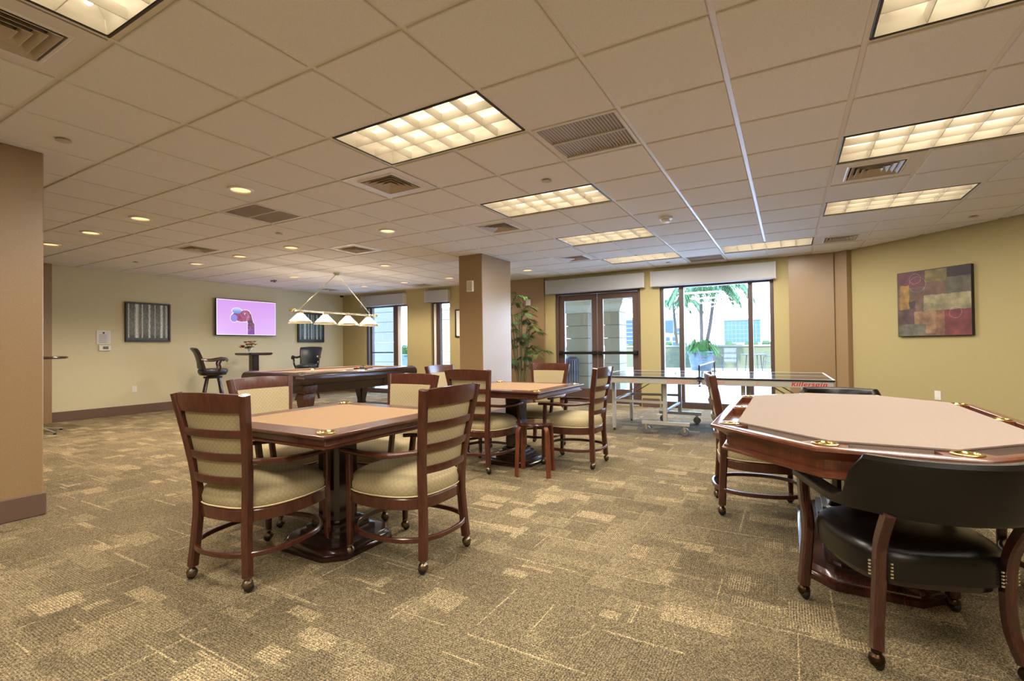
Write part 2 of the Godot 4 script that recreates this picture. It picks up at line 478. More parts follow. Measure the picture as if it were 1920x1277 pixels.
func ceiling():
	var top = holder("ceiling")
	bx("slab", V3(-3.03, 3.02, -3.3), V3(15.6, 0.14, 12.3), M.panel_white, top)
	var taken := {}
	var troffers = [[-3, -6], [-3, -3], [-3, 0], [-3, 3], [-3, 6], [-3, 9], [2, -6], [2, -3], [2, 0], [2, 3], [2, 6], [0, 9]]
	for t in troffers:
		taken[Vector2i(t[0], t[1])] = 1; taken[Vector2i(t[0] + 1, t[1])] = 1
	var returns = [[-1, 1], [-7, 1], [-1, 10]]
	var diffusers = [[-4, -3], [-4, 1], [-4, 4], [-4, 8], [-8, 4], [-11, 2], [2, 4], [2, 9], [-11, 10], [-15, 9]]
	for t in returns + diffusers: taken[Vector2i(t[0], t[1])] = 1
	# tiles
	var full := MB.new(); full.box(Vector3.ZERO, V3(TILE - 0.029, 0.015, TILE - 0.029), 0.003)
	var fm = full.mesh()
	var rest := MB.new()
	var room = room_poly()
	for i in range(-16, 10):
		for j in range(-8, 12):
			if taken.has(Vector2i(i, j)): continue
			var a = Vector2(gx(i), gz(j + 1)); var b = Vector2(gx(i + 1), gz(j))
			var cell = PackedVector2Array([a, Vector2(b.x, a.y), b, Vector2(a.x, b.y)])
			var cut = Geometry2D.intersect_polygons(cell, room)
			if cut.is_empty(): continue
			var c = Vector3((a.x + b.x) / 2, CEIL + 0.0035, (a.y + b.y) / 2)
			var seen = in_view(c, 0.12) and not (c.x < -5.3 and c.z > -1.2) 
			var area = 0.0
			for k in cut[0].size(): area += cut[0][k].cross(cut[0][(k + 1) % cut[0].size()]) * 0.5
			if absf(area) < 0.01: continue
			if absf(area) > TILE * TILE * 0.995:
				if seen: inst("ceiling_tile", fm, M.ceiling_tile, top).position = c
				else: rest.box(c, V3(TILE - 0.029, 0.015, TILE - 0.029))
				continue
			var inner = Geometry2D.offset_polygon(cut[0], -0.013)
			if inner.is_empty(): continue
			if seen:
				var pm := MB.new(); pm.prism(Array(inner[0]), CEIL - 0.004, CEIL + 0.011)
				obj("ceiling_tile", pm, M.ceiling_tile, top)
			else: rest.prism(Array(inner[0]), CEIL - 0.004, CEIL + 0.011)
	obj("ceiling_tiles_beyond", rest, M.ceiling_tile, top).set_meta("kind", "stuff")
	# grid runners
	for i in range(-15, 10):
		var x = gx(i); var z0 = maxf(WALL_Z, x - SKEW)
		if x > 4.5: continue
		var cuts = [2.6]
		for t in troffers:
			if t[0] + 1 == i: cuts.append(gz(t[1])); cuts.append(gz(t[1] + 1))
		cuts.append(z0)
		for k in range(0, cuts.size(), 2):
			var r := MB.new(); r.box(V3(x, CEIL + 0.013, (cuts[k] + cuts[k + 1]) / 2), V3(0.032, 0.014, absf(cuts[k] - cuts[k + 1])), 0.003)
			obj("grid_runner", r, M.grid_white, top)
	for j in range(-10, 12):
		var z = gz(j)
		if z > 2.6: continue
		var x1 = minf(4.5, z + SKEW)
		var r := MB.new(); r.box(V3((WALL_X + x1) / 2, CEIL + 0.0135, z), V3(x1 - WALL_X, 0.013, 0.032), 0.003)
		obj("grid_runner", r, M.grid_white, top)
	# wall angle round the edge
	var wa := MB.new()
	wa.box(V3(WALL_X + 0.011, CEIL + 0.008, -3.3), V3(0.022, 0.018, 11.8)); wa.box(V3(-4.9, CEIL + 0.008, WALL_Z + 0.011), V3(11.3, 0.018, 0.022))
	obj("wall_angle", wa, M.grid_white, top)
	# fittings
	var labels = {"-3,-6": "louvered troffer light past the big slatted diffuser, away from the windows", "-3,-3": "large louvered troffer light beside a big slatted diffuser, with a tube end showing", "-3,0": "bright louvered troffer light between a plain ceiling tile and the ribbed return grille", "-3,3": "louvered troffer light with a small sprinkler disc just in front of it", "-3,6": "louvered troffer light second from the double doors", "-3,9": "louvered troffer light closest to the double doors", "2,-6": "louvered troffer light behind the leather armchair", "2,-3": "louvered troffer light behind the black armchair", "2,0": "louvered troffer light above the black leather armchair", "2,3": "long louvered troffer light above the poker table with a diffuser against it", "2,6": "louvered troffer light nearest the abstract painting", "0,9": "slim louvered troffer light in front of the wide terrace window"}
	for t in troffers: troffer(t[0], t[1], labels["%d,%d" % t])
	return_grille(-1, 1, "ribbed return air grille beside the brightest ceiling light", true)
	return_grille(-7, 1, "square eggcrate return grille near the recessed downlights", false)
	return_grille(-1, 10, "slim return air grille above the terrace window blind", false)
	var dl = ["slatted square air diffuser against the large light by the partition", "square four-way air diffuser behind the brightest ceiling light", "square air diffuser beside the second ceiling light", "square air diffuser between the column and the double doors", "square air diffuser in front of the pool table light", "air diffuser in the ceiling left of the pool table", "air diffuser against the light over the poker table", "narrow air diffuser by the tan corner pilaster", "air diffuser over the narrow far window", "air diffuser in the far corner beside the television wall"]
	for k in diffusers.size(): diffuser(diffusers[k][0], diffusers[k][1], dl[k])
	var can
	for c in [[-6, 0], [-9, 0], [-11, 0], [-13, 0], [-6, 3], [-9, 3], [-11, 3], [-13, 3], [-9, 6], [-13, 6], [-13, 9], [-11, 9], [-9, 9], [-6, 9]]:
		var at = V3(gx(c[0] + 0.5), CEIL - 0.012, gz(c[1] + 0.5))
		var L = "round recessed downlight, " + {-6: "first", -9: "second", -11: "third", -13: "nearest the television wall"}[c[0]] + {0: " of the row by the partition", 3: " of the row before the pool table", 6: " of the row over the pool table", 9: " of the row along the window wall"}[c[1]]
		if can == null:
			can = thing("downlight", L, "downlight", at, 0, "recessed downlights")
			var m := MB.new()
			var r0 = []; var r1 = []; var r2 = []; var r3 = []
			for k in 24:
				var d = V3(cos(TAU * k / 24), 0, sin(TAU * k / 24))
				r0.append(d * 0.105 + V3(0, 0.008, 0)); r1.append(d * 0.102 + V3(0, -0.006, 0)); r2.append(d * 0.083 + V3(0, -0.006, 0)); r3.append(d * 0.08 + V3(0, 0.008, 0))
			m.loft([r0, r1, r2, r3], false, false)
			obj("trim_ring", m, M.white_trim, can)
			m = MB.new(); m.lathe([[0.083, 0.0078], [0.083, 0.0045], [0.03, 0.0025]], 24)
			obj("lamp_lens", m, M.can_glow, can)
			lamp_spot(can, V3(0, -0.02, 0), 2.6, Color(1.0, 0.93, 0.84), 74, 0.07)
		else: dup(can, L, at, 0, "recessed downlights")
	var spr
	for c in [[-6, -2, "over the partition end"], [-2, 2, "in front of the second ceiling light"], [-8, 2, "between the eggcrate grille and the pool table"], [-14, 2, "nearest the birch tree picture"], [4, 8, "above the abstract painting"], [-2, 10, "by the blind of the double doors"]]:
		var at = V3(gx(c[0] + 0.5), CEIL - 0.004, gz(c[1] + 0.5))
		var L = "flat concealed sprinkler disc " + c[2]
		if spr == null:
			spr = thing("sprinkler", L, "sprinkler", at, 0, "concealed sprinkler discs")
			var m := MB.new(); m.lathe([[0.024, 0.0], [0.024, -0.012]], 16); obj("neck", m, M.vent_tan, spr)
			m = MB.new(); m.lathe([[0.043, -0.010], [0.044, -0.013], [0.036, -0.016]], 20); obj("cover_plate", m, M.vent_tan, spr)
		else: dup(spr, L, at, 0, "concealed sprinkler discs")
	var sd = thing("smoke_detector", "white round smoke detector between the two middle rows of lights", "smoke detector", V3(gx(-0.5), CEIL - 0.004, gz(5.5)))
	var m := MB.new(); m.lathe([[0.075, 0.0], [0.075, -0.018], [0.068, -0.022]], 20); obj("base", m, M.plastic_white, sd)
	m = MB.new(); m.lathe([[0.035, -0.022], [0.05, -0.034], [0.046, -0.052], [0.02, -0.058]], 16); obj("sensor_dome", m, M.plastic_white, sd)
	m = MB.new(); m.lathe([[0.036, -0.0225], [0.036, -0.034]], 12); obj("sensor_slot", m, M.plastic_grey, sd)
	var dc = thing("dome_camera", "small dark dome security camera in the far corner of the ceiling", "camera", V3(-10.3, CEIL - 0.004, -8.95))
	m = MB.new(); m.lathe([[0.06, 0.0], [0.06, -0.03]], 16); obj("mount", m, M.plastic_white, dc)
	m = MB.new(); m.ball(V3(0, -0.035, 0), 0.05, 12); obj("dome", m, M.black, dc)
	var ex = thing("ceiling_sensor", "small grey sensor on the ceiling before the television", "sensor", V3(-9.27, CEIL - 0.004, -6.29))
	m = MB.new(); m.box(V3(0, -0.015, 0), V3(0.16, 0.03, 0.05), 0.006); obj("body", m, M.plastic_grey, ex)
	m = MB.new(); m.ball(V3(0.03, -0.035, 0), 0.02, 8); obj("eye", m, M.black, ex)

func troffer(i, j, label):
	var w = TILE * 2 - 0.03; var d = TILE - 0.03
	var t = thing("troffer_light", label, "ceiling light", V3(gx(i + 1), CEIL, gz(j + 0.5)), 0, "recessed louvered troffers")
	var key = "troffer"
	if not M.has(key):
		var K := {}
		var m := MB.new()     # dark reveal round the opening
		for q in [[0, d / 2 - 0.008, w, 0.016], [0, -d / 2 + 0.008, w, 0.016], [w / 2 - 0.008, 0, 0.016, d - 0.032], [-w / 2 + 0.008, 0, 0.016, d - 0.032]]:
			m.box(V3(q[0], 0.014, q[1]), V3(q[2], 0.028, q[3]), 0.003)
		K.frame = m.mesh()
		m = MB.new()          # folded steel body above, open below
		var b = [[w / 2 - 0.016, 0.004], [w / 2 - 0.03, 0.06], [w / 2 - 0.10, 0.115]]
		var rings = []
		for q in b: rings.append(sq(q[0], q[1], 0.004, q[0] - (w - d) / 2))
		m.loft(rings, false, true)
		K.body = m.mesh()
		var W = w - 0.036; var D = d - 0.036
		K.long = []; K.cross = []
		for k in [1, 2]:
			m = MB.new(); var z = -D / 2 + D * k / 3
			m.loft([[V3(-W / 2, 0.004, z - 0.002), V3(-W / 2, 0.004, z + 0.002), V3(-W / 2, 0.050, z + 0.016), V3(-W / 2, 0.050, z - 0.016)], [V3(W / 2, 0.004, z - 0.002), V3(W / 2, 0.004, z + 0.002), V3(W / 2, 0.050, z + 0.016), V3(W / 2, 0.050, z - 0.016)]])
			K.long.append(m.mesh())
		for k in [1, 2, 3, 4, 5]:
			m = MB.new(); var x = -W / 2 + W * k / 6
			m.loft([[V3(x - 0.002, 0.005, -D / 2), V3(x + 0.002, 0.005, -D / 2), V3(x + 0.015, 0.048, -D / 2), V3(x - 0.015, 0.048, -D / 2)], [V3(x - 0.002, 0.005, D / 2), V3(x + 0.002, 0.005, D / 2), V3(x + 0.015, 0.048, D / 2), V3(x - 0.015, 0.048, D / 2)]])
			K.cross.append(m.mesh())
		K.tube = []
		for k in 3:
			m = MB.new(); m.tube([V3(-W / 2 + 0.06, 0.075, -D / 2 + D * (k + 0.5) / 3), V3(W / 2 - 0.06, 0.075, -D / 2 + D * (k + 0.5) / 3)], 0.014, 10)
			K.tube.append(m.mesh())
		K.size = Vector2(W - 0.02, D - 0.02)
		M[key] = K
	var K = M[key]
	inst("trim_frame", K.frame, M.frame_black, t); inst("reflector", K.body, M.reflector, t)
	for q in K.long: inst("louver_blade", q, M.louver, t)
	for q in K.cross: inst("louver_blade", q, M.louver, t)
	for q in K.tube: inst("lamp_tube", q, M.tube_glow, t)
	lamp_area(t, V3(0, -0.004, 0), K.size, 4.6, Color(1.0, 0.965, 0.91))

func return_grille(i, j, label, ribs):
	var h = TILE / 2 - 0.014
	var t = thing("return_grille", label, "air grille", V3(gx(i + 0.5), CEIL, gz(j + 0.5)), 0, "return air grilles")
	var m := MB.new()
	for q in [[0, h - 0.012, h * 2, 0.024], [0, -h + 0.012, h * 2, 0.024], [h - 0.012, 0, 0.024, h * 2 - 0.048], [-h + 0.012, 0, 0.024, h * 2 - 0.048]]: m.box(V3(q[0], 0.006, q[1]), V3(q[2], 0.016, q[3]), 0.003)
	obj("frame", m, M.panel_white, t)
	bx("cross_bar", V3(0, 0.006, 0), V3(h * 2 - 0.048, 0.014, 0.014), M.panel_white, t, 0.003)
	m = MB.new()
	if ribs:
		for k in 25:
			var x = -h + 0.03 + (h * 2 - 0.06) * k / 24.0
			for s in [-1, 1]: m.box(V3(x, 0.012, s * (h / 2 - 0.008)), V3(0.013, 0.004, h - 0.036), 0.0, Basis(Vector3.BACK, 0.75))
	else:
		for k in 33:
			var x = -h + 0.03 + (h * 2 - 0.06) * k / 32.0
			m.box(V3(x, 0.010, 0), V3(0.002, 0.014, h * 2 - 0.05)); m.box(V3(0, 0.010, x), V3(h * 2 - 0.05, 0.014, 0.002))
	obj("louver_fins", m, M.vent_tan, t).set_meta("kind", "stuff")
	bx("plenum_back", V3(0, 0.035, 0), V3(h * 2, 0.006, h * 2), M.plastic_grey, t)

func diffuser(i, j, label):
	var h = TILE / 2 - 0.014
	var t = thing("air_diffuser", label, "air diffuser", V3(gx(i + 0.5), CEIL, gz(j + 0.5)), 0, "square air diffusers")
	if not M.has("diffuser"):
		var K := []
		var m := MB.new(); var a = 0.185
		m.loft([sq(h, 0.004), sq(h, 0.0), sq(a + 0.02, -0.001), sq(a + 0.012, -0.008), sq(a, -0.008), sq(a, 0.02)], false, false)
		K.append(["face_plate", m.mesh(), "panel_white"])
		for k in 4:
			m = MB.new()
			var o = a - 0.012 - k * 0.040
			m.loft([sq(o, -0.010, 0.002), sq(o - 0.003, -0.011, 0.002), sq(o - 0.034, 0.020, 0.002), sq(o - 0.030, 0.022, 0.002)], false, false, true, true)
			K.append(["vane", m.mesh(), "vent_tan"])
		m = MB.new(); m.box(V3(0, 0.030, 0), V3(a * 2 + 0.02, 0.006, a * 2 + 0.02))
		K.append(["duct", m.mesh(), "black"])
		M["diffuser"] = K
	for q in M["diffuser"]: inst(q[0], q[1], M[q[2]], t)

# ------------------------------------------------------------------ doors and windows
func bar(called, x0, x1, y0, y1, mt, parent, z = -9.31, d = 0.07): return bx(called, V3((x0 + x1) / 2, (y0 + y1) / 2, z), V3(x1 - x0, y1 - y0, d), mt, parent, 0.004)

func openings():
	# double door
	var d = holder("door_1")
	bar("frame_jamb", -4.21, -4.15, 0.0, 2.26, M.door_brown, d, -9.31, 0.14); bar("frame_jamb", -2.49, -2.43, 0.0, 2.26, M.door_brown, d, -9.31, 0.14)
	bar("frame_head", -4.15, -2.49, 2.21, 2.26, M.door_brown, d, -9.31, 0.14); bar("threshold", -4.15, -2.49, 0.0, 0.015, M.silver, d, -9.31, 0.14)
	for s in [[-4.147, -3.324], [-3.316, -2.493]]:
		var leaf := Node3D.new(); leaf.name = "door_leaf"; d.add_child(leaf, true)
		bar("stile", s[0], s[0] + 0.115, 0.016, 2.205, M.door_brown, leaf, -9.31, 0.05); bar("stile", s[1] - 0.115, s[1], 0.016, 2.205, M.door_brown, leaf, -9.31, 0.05)
		bar("top_rail", s[0] + 0.115, s[1] - 0.115, 2.09, 2.205, M.door_brown, leaf, -9.31, 0.05); bar("bottom_rail", s[0] + 0.115, s[1] - 0.115, 0.016, 0.30, M.door_brown, leaf, -9.31, 0.05)
		bar("pane", s[0] + 0.115, s[1] - 0.115, 0.30, 2.09, M.glass, leaf, -9.31, 0.006)
		var m := MB.new(); m.box(V3((s[0] + s[1]) / 2, 1.015, -9.235), V3(s[1] - s[0] - 0.03, 0.055, 0.045), 0.012)
		for x in [s[0] + 0.06, s[1] - 0.06]: m.box(V3(x, 1.015, -9.262), V3(0.10, 0.085, 0.05), 0.01)
		obj("panic_bar", m, M.frame_black, leaf)
	var hm := MB.new(); hm.tube([V3(-3.22, 0.88, -9.34), V3(-3.22, 0.9, -9.385), V3(-3.22, 1.15, -9.385), V3(-3.22, 1.17, -9.34)], 0.01, 8)
	obj("pull_handle", hm, M.chrome, d)
	# terrace window
	var w = holder("window_1")
	frame(w, -2.07, -0.20, 0.02, 2.26, [[-1.738, -1.654], [-0.594, -0.521]], 0.06, M.window_bronze)
	w = holder("window_2")
	frame(w, -9.70, -8.25, 0.02, 2.26, [[-9.60, -9.52], [-8.771, -8.608]], 0.05, M.window_bronze)
	bar("white_stop", -8.608, -8.52, 0.1, 2.22, M.white_trim, w, -9.28, 0.05)
	bar("push_bar", -9.52, -8.771, 1.03, 1.055, M.frame_black, w, -9.25, 0.03)
	w = holder("window_3")
	frame(w, -7.49, -6.93, 0.02, 2.26, [[-7.378, -7.265]], 0.03, M.window_bronze)
	bar("white_stop", -7.45, -7.378, 0.1, 2.22, M.white_trim, w, -9.28, 0.05)
	# blind cassettes over the openings
	var k = 0
	for b in [[-4.36, -2.335, "above the double doors"], [-2.20, -0.165, "above the wide terrace window"], [-9.72, -8.26, "above the far window behind the pool table"], [-7.58, -6.90, "above the narrow far window"]]:
		var t = thing("roller_blind", "pale grey roller blind cassette " + b[2], "blind", V3((b[0] + b[1]) / 2, 2.24, WALL_Z), 0, "roller blind cassettes")
		var m := MB.new(); m.box(V3(0, 0.14, 0.062), V3(b[1] - b[0], 0.28, 0.12), 0.006)
		obj("cassette", m, M.shade_grey, t)
		for s in [-1, 1]: bx("end_cap", V3(s * (b[1] - b[0]) / 2, 0.14, 0.062), V3(0.008, 0.286, 0.126), M.white_trim, t, 0.002)
		k += 1

func frame(w, x0, x1, y0, y1, mull, jw, mt):
	bar("jamb", x0, x0 + jw, y0, y1, mt, w, -9.31, 0.11); bar("jamb", x1 - jw, x1, y0, y1, mt, w, -9.31, 0.11)
	bar("head", x0 + jw, x1 - jw, y1 - 0.05, y1, mt, w, -9.31, 0.11); bar("sill", x0 + jw, x1 - jw, 0.0, 0.11, mt, w, -9.31, 0.11)
	var edges = [x0 + jw]
	for q in mull:
		bar("mullion", q[0], q[1], 0.11, y1 - 0.05, mt, w, -9.31, 0.09)
		edges.append(q[0]); edges.append(q[1])
	edges.append(x1 - jw)
	for k in range(0, edges.size(), 2):
		if edges[k + 1] - edges[k] > 0.02: bar("pane", edges[k], edges[k + 1], 0.11, y1 - 0.05, M.glass, w, -9.31, 0.006)

# ------------------------------------------------------------------ card tables and chairs
func caster(parent, at, mt, turn = 0.0):
	var m := MB.new()
	m.lathe([[0.010, 0.075], [0.017, 0.072], [0.018, 0.064], [0.011, 0.060]], 12, at)
	m.ball(at + V3(0, 0.037, 0), 0.027, 12, V3(1, 1.0, 1))
	var c = obj("caster", m, mt, parent)
	m = MB.new(); m.ball(at + V3(0, 0.025, 0) + Basis(Vector3.UP, turn) * V3(0, 0, 0.006), 0.025, 12, V3(0.8, 1, 1))
	obj("wheel", m, M.rubber, c)

const POST := [[0.07, 0.190, 0.250], [0.25, 0.174, 0.240], [0.40, 0.170, 0.234], [0.60, 0.188, 0.246], [0.95, 0.236, 0.302]]
func post_at(y):
	for k in POST.size() - 1:
		if y <= POST[k + 1][0]:
			var t = (y - POST[k][0]) / (POST[k + 1][0] - POST[k][0])
			return Vector2(lerpf(POST[k][1], POST[k + 1][1], t), lerpf(POST[k][2], POST[k + 1][2], t))
	return Vector2(POST[-1][1], POST[-1][2])
# a slab between the rear posts, bowed backwards, from height y0 to y1
func back_slab(y0, y1, wide, dz, th, bow, arch = 0.0, rows = 2):
	var m := MB.new()
	var rings = []
	for k in 13:
		var u = -1.0 + k / 6.0
		var f = []; var b = []
		for r in rows + 1:
			var y = lerpf(y0, y1, float(r) / rows)
			var p = post_at(y)
			var yy = y + (arch * (1.0 - u * u) if r == rows else 0.0)
			var z = p.y + dz + bow * (1.0 - u * u)
			var e = 0.004 if r == 0 or r == rows else 0.0
			f.append(V3(u * p.x * wide, yy, z - th / 2 + e)); b.push_front(V3(u * p.x * wide, yy, z + th / 2 - e))
		rings.append(f + b)
	m.loft(rings)
	return m

func game_chair(label, at, turn, group):
	var t = thing("game_chair", label, "chair", at, turn, group)
	# seat
	var m := MB.new()
	var off = V3(0, 0, -0.028)
	m.loft([sring(0.262, 0.270, 3.0, 0.318, 40, 0.10), sring(0.276, 0.284, 3.0, 0.323, 40, 0.10), sring(0.278, 0.286, 3.0, 0.376, 40, 0.10), sring(0.270, 0.278, 3.0, 0.386, 40, 0.10)])
	obj("seat_rail", m, M.cherry, t).position = off
	m = MB.new()
	var rings = []
	for q in [[0.97, 0.384], [1.01, 0.398], [1.015, 0.425], [0.985, 0.450], [0.90, 0.474], [0.74, 0.491], [0.48, 0.501], [0.2, 0.505]]: rings.append(sring(0.272 * q[0], 0.280 * q[0], 2.8, q[1], 40, 0.08))
	m.loft(rings)
	var cu = obj("seat_cushion", m, M.upholstery, t); cu.position = off
	m = MB.new(); m.tube(sring(0.276, 0.284, 2.9, 0.390, 40, 0.09), 0.004, 6, true)
	obj("welt", m, M.piping, cu)
	# legs
	for s in [-1, 1]:
		m = MB.new()
		m.sweep(smooth_path([V3(s * 0.225, 0.068, -0.247), V3(s * 0.224, 0.20, -0.243), V3(s * 0.224, 0.36, -0.236)]), rect(0.042, 0.042), Vector3.RIGHT, [Vector2(.66, .66), Vector2(.70, .70), Vector2(.75, .75), Vector2(.8, .8), Vector2(.86, .86), Vector2(.9, .9), Vector2(.95, .95), Vector2(1, 1), Vector2(1, 1)])
		var l = obj("front_leg", m, M.cherry, t)
		caster(l, V3(s * 0.225, 0, -0.247), M.nickel, s * 0.8)
		m = MB.new()
		var pts = []
		for p in POST: pts.append(V3(s * p[1], p[0], p[2]))
		m.sweep(smooth_path(pts), rect(0.040, 0.046), Vector3.RIGHT)
		l = obj("back_post", m, M.cherry, t)
		caster(l, V3(s * 0.192, 0, 0.253), M.nickel, s * 1.9)
		m = MB.new()
		m.sweep(smooth_path([V3(s * 0.240, 0.335, -0.222), V3(s * 0.252, 0.46, -0.216), V3(s * 0.262, 0.594, -0.205)]), rect(0.030, 0.036), Vector3.RIGHT)
		obj("arm_post", m, M.cherry, t)
		m = MB.new()
		m.sweep(smooth_path([V3(s * 0.252, 0.598, -0.272), V3(s * 0.274, 0.604, -0.19), V3(s * 0.286, 0.603, -0.06), V3(s * 0.262, 0.606, 0.10), V3(s * 0.198, 0.622, 0.232)], 5), rect(0.024, 0.046, 0.3), Vector3.UP)
		obj("armrest", m, M.cherry, t)
	m = MB.new(); m.sweep(sring(0.276, 0.292, 2.4, 0.172, 48), rect(0.026, 0.020), Vector3.UP, [], true)
	obj("stretcher_hoop", m, M.cherry, t)
	# back
	obj("top_rail", back_slab(0.862, 0.950, 1.0, 0.0, 0.030, 0.030, 0.008), M.cherry, t)
	for y in [0.738, 0.622, 0.506]: obj("back_slat", back_slab(y, y + 0.040, 0.98, 0.008, 0.018, 0.030), M.cherry, t)
	obj("back_panel", back_slab(0.505, 0.872, 0.90, -0.016, 0.026, 0.026, 0.0, 8), M.upholstery, t)
	return t

func game_table(label, at):
	var t = thing("card_table", label, "table", at, 0, "square card tables")
	var m := MB.new()
	var rings = []
	for q in [[0.480, 0.690], [0.512, 0.690], [0.517, 0.694], [0.517, 0.702], [0.505, 0.707], [0.503, 0.712], [0.503, 0.730], [0.508, 0.734], [0.520, 0.737], [0.531, 0.743], [0.535, 0.750], [0.533, 0.757], [0.527, 0.760], [0.405, 0.760], [0.404, 0.757]]: rings.append(sq(q[0], q[1], 0.004))
	m.loft(rings)
	obj("table_top", m, M.cherry, t)
	m = MB.new(); m.loft([sq(0.403, 0.750), sq(0.403, 0.7605), sq(0.401, 0.7615)])
	obj("felt", m, M.felt_tan, t)
	for x in [-1, 1]:
		for z in [-1, 1]:
			m = MB.new()
			m.lathe([[0.050, 0.760], [0.050, 0.7635], [0.046, 0.766], [0.037, 0.7655], [0.034, 0.762], [0.033, 0.7605]], 20, V3(x * 0.455, 0, z * 0.455))
			var ring = obj("cup_holder", m, M.brass, t)
			m = MB.new(); m.lathe([[0.034, 0.7608], [0.030, 0.7612]], 16, V3(x * 0.455, 0, z * 0.455)); obj("cup_floor", m, M.brass, ring)
	m = MB.new(); m.loft([sq(0.20, 0.655, 0.02), sq(0.20, 0.69, 0.02)]); obj("top_block", m, M.espresso, t)
	m = MB.new(); m.loft([sq(0.088, 0.15, 0.022), sq(0.088, 0.66, 0.022)]); obj("pedestal", m, M.espresso, t)
	m = MB.new(); m.loft([sq(0.165, 0.062, 0.03), sq(0.165, 0.088, 0.03), sq(0.140, 0.092, 0.028), sq(0.140, 0.115, 0.028), sq(0.118, 0.119, 0.026), sq(0.118, 0.142, 0.026), sq(0.098, 0.152, 0.024)]); obj("plinth", m, M.espresso, t)
	m = MB.new(); m.loft([sq(0.265, 0.0, 0.09), sq(0.265, 0.022, 0.09), sq(0.252, 0.030, 0.086), sq(0.252, 0.040, 0.086), sq(0.243, 0.052, 0.082), sq(0.232, 0.062, 0.08)]); obj("base", m, M.espresso, t)
	return t

func octo(hx, hz, c, d, y):       # octagon, inset by d
	var x = hx - d; var z = hz - d; var k = c - d * 0.586
	return [V3(x - k, y, -z), V3(x, y, -z + k), V3(x, y, z - k), V3(x - k, y, z), V3(-x + k, y, z), V3(-x, y, z - k), V3(-x, y, -z + k), V3(-x + k, y, -z)]

func poker_table():
	var t = thing("poker_table", "long eight-sided poker table with pale felt, chip trays and brass cup holders", "table", V3(0.335, 0, -3.41))
	var hx = 0.69; var hz = 1.19; var c = 0.44
	var m := MB.new()
	var rings = []
	for q in [[0.10, 0.628], [0.062, 0.628], [0.052, 0.633], [0.052, 0.640], [0.062, 0.646], [0.062, 0.656], [0.075, 0.662], [0.075, 0.700], [0.060, 0.712], [0.050, 0.718], [0.030, 0.730], [0.008, 0.738], [0.0, 0.745], [0.002, 0.754], [0.010, 0.760], [0.044, 0.760], [0.047, 0.757], [0.050, 0.722], [0.13, 0.722]]: rings.append(octo(hx, hz, c, q[0], q[1]))
	m.loft(rings)
	obj("rail", m, M.warm_rail, t)
	m = MB.new(); m.loft([octo(hx, hz, c, 0.128, 0.722), octo(hx, hz, c, 0.128, 0.762), octo(hx, hz, c, 0.124, 0.764), octo(hx, hz, c, 0.124, 0.770), octo(hx, hz, c, 0.128, 0.772)])
	obj("playing_surface", m, M.felt_pale, t)
	var O = octo(hx, hz, c, 0.046, 0.0); var I = octo(hx, hz, c, 0.130, 0.0)
	var cups = []
	for k in 8:
		var pk = O[k]; var qk = I[k]
		var d1 = (O[(k + 7) % 8] - pk).normalized(); var d2 = (O[(k + 1) % 8] - pk).normalized()
		m = MB.new()
		var P = [pk + d1 * 0.09, pk, pk + d2 * 0.09, qk + d2 * 0.065, qk, qk + d1 * 0.065]
		var poly = []
		for p in P: poly.append(Vector2(p.x, p.z))
		m.prism(poly, 0.72, 0.7595)
		obj("tray_divider", m, M.warm_rail, t)
		cups.append((pk + qk) / 2)
	for s in [-1, 1]:
		var x = s * (hx - 0.088)
		bx("tray_divider", V3(x, 0.74, 0), V3(0.084, 0.039, 0.13), M.warm_rail, t)
		cups.append(V3(x, 0, 0))
	for p in cups:
		m = MB.new(); m.lathe([[0.049, 0.759], [0.049, 0.7635], [0.045, 0.766], [0.036, 0.7655], [0.033, 0.760]], 20, p)
		var ring = obj("cup_holder", m, M.brass, t)
		m = MB.new(); m.lathe([[0.034, 0.7598], [0.030, 0.7603]], 16, p); obj("cup_floor", m, M.brass, ring)
	for z in [-0.42, 0.42]:
		m = MB.new(); m.loft([sq(0.16, 0.56, 0.03), sq(0.20, 0.60, 0.03), sq(0.20, 0.63, 0.03)]); obj("top_block", m, M.espresso, t).position.z = z
		m = MB.new(); m.loft([sq(0.105, 0.14, 0.026), sq(0.105, 0.57, 0.026)]); obj("pedestal", m, M.espresso, t).position.z = z
		m = MB.new(); m.loft([sq(0.19, 0.066, 0.03), sq(0.19, 0.09, 0.03), sq(0.16, 0.095, 0.03), sq(0.16, 0.118, 0.03), sq(0.13, 0.122, 0.03), sq(0.115, 0.145, 0.03)]); obj("plinth", m, M.espresso, t).position.z = z
	m = MB.new()
	rings = []
	for q in [[0.0, 0.0], [0.0, 0.026], [0.014, 0.034], [0.014, 0.046], [0.03, 0.066]]: rings.append(octo(0.30, 0.68, 0.14, q[0], q[1]))
	m.loft(rings); obj("base", m, M.dark_cherry, t)
	return t

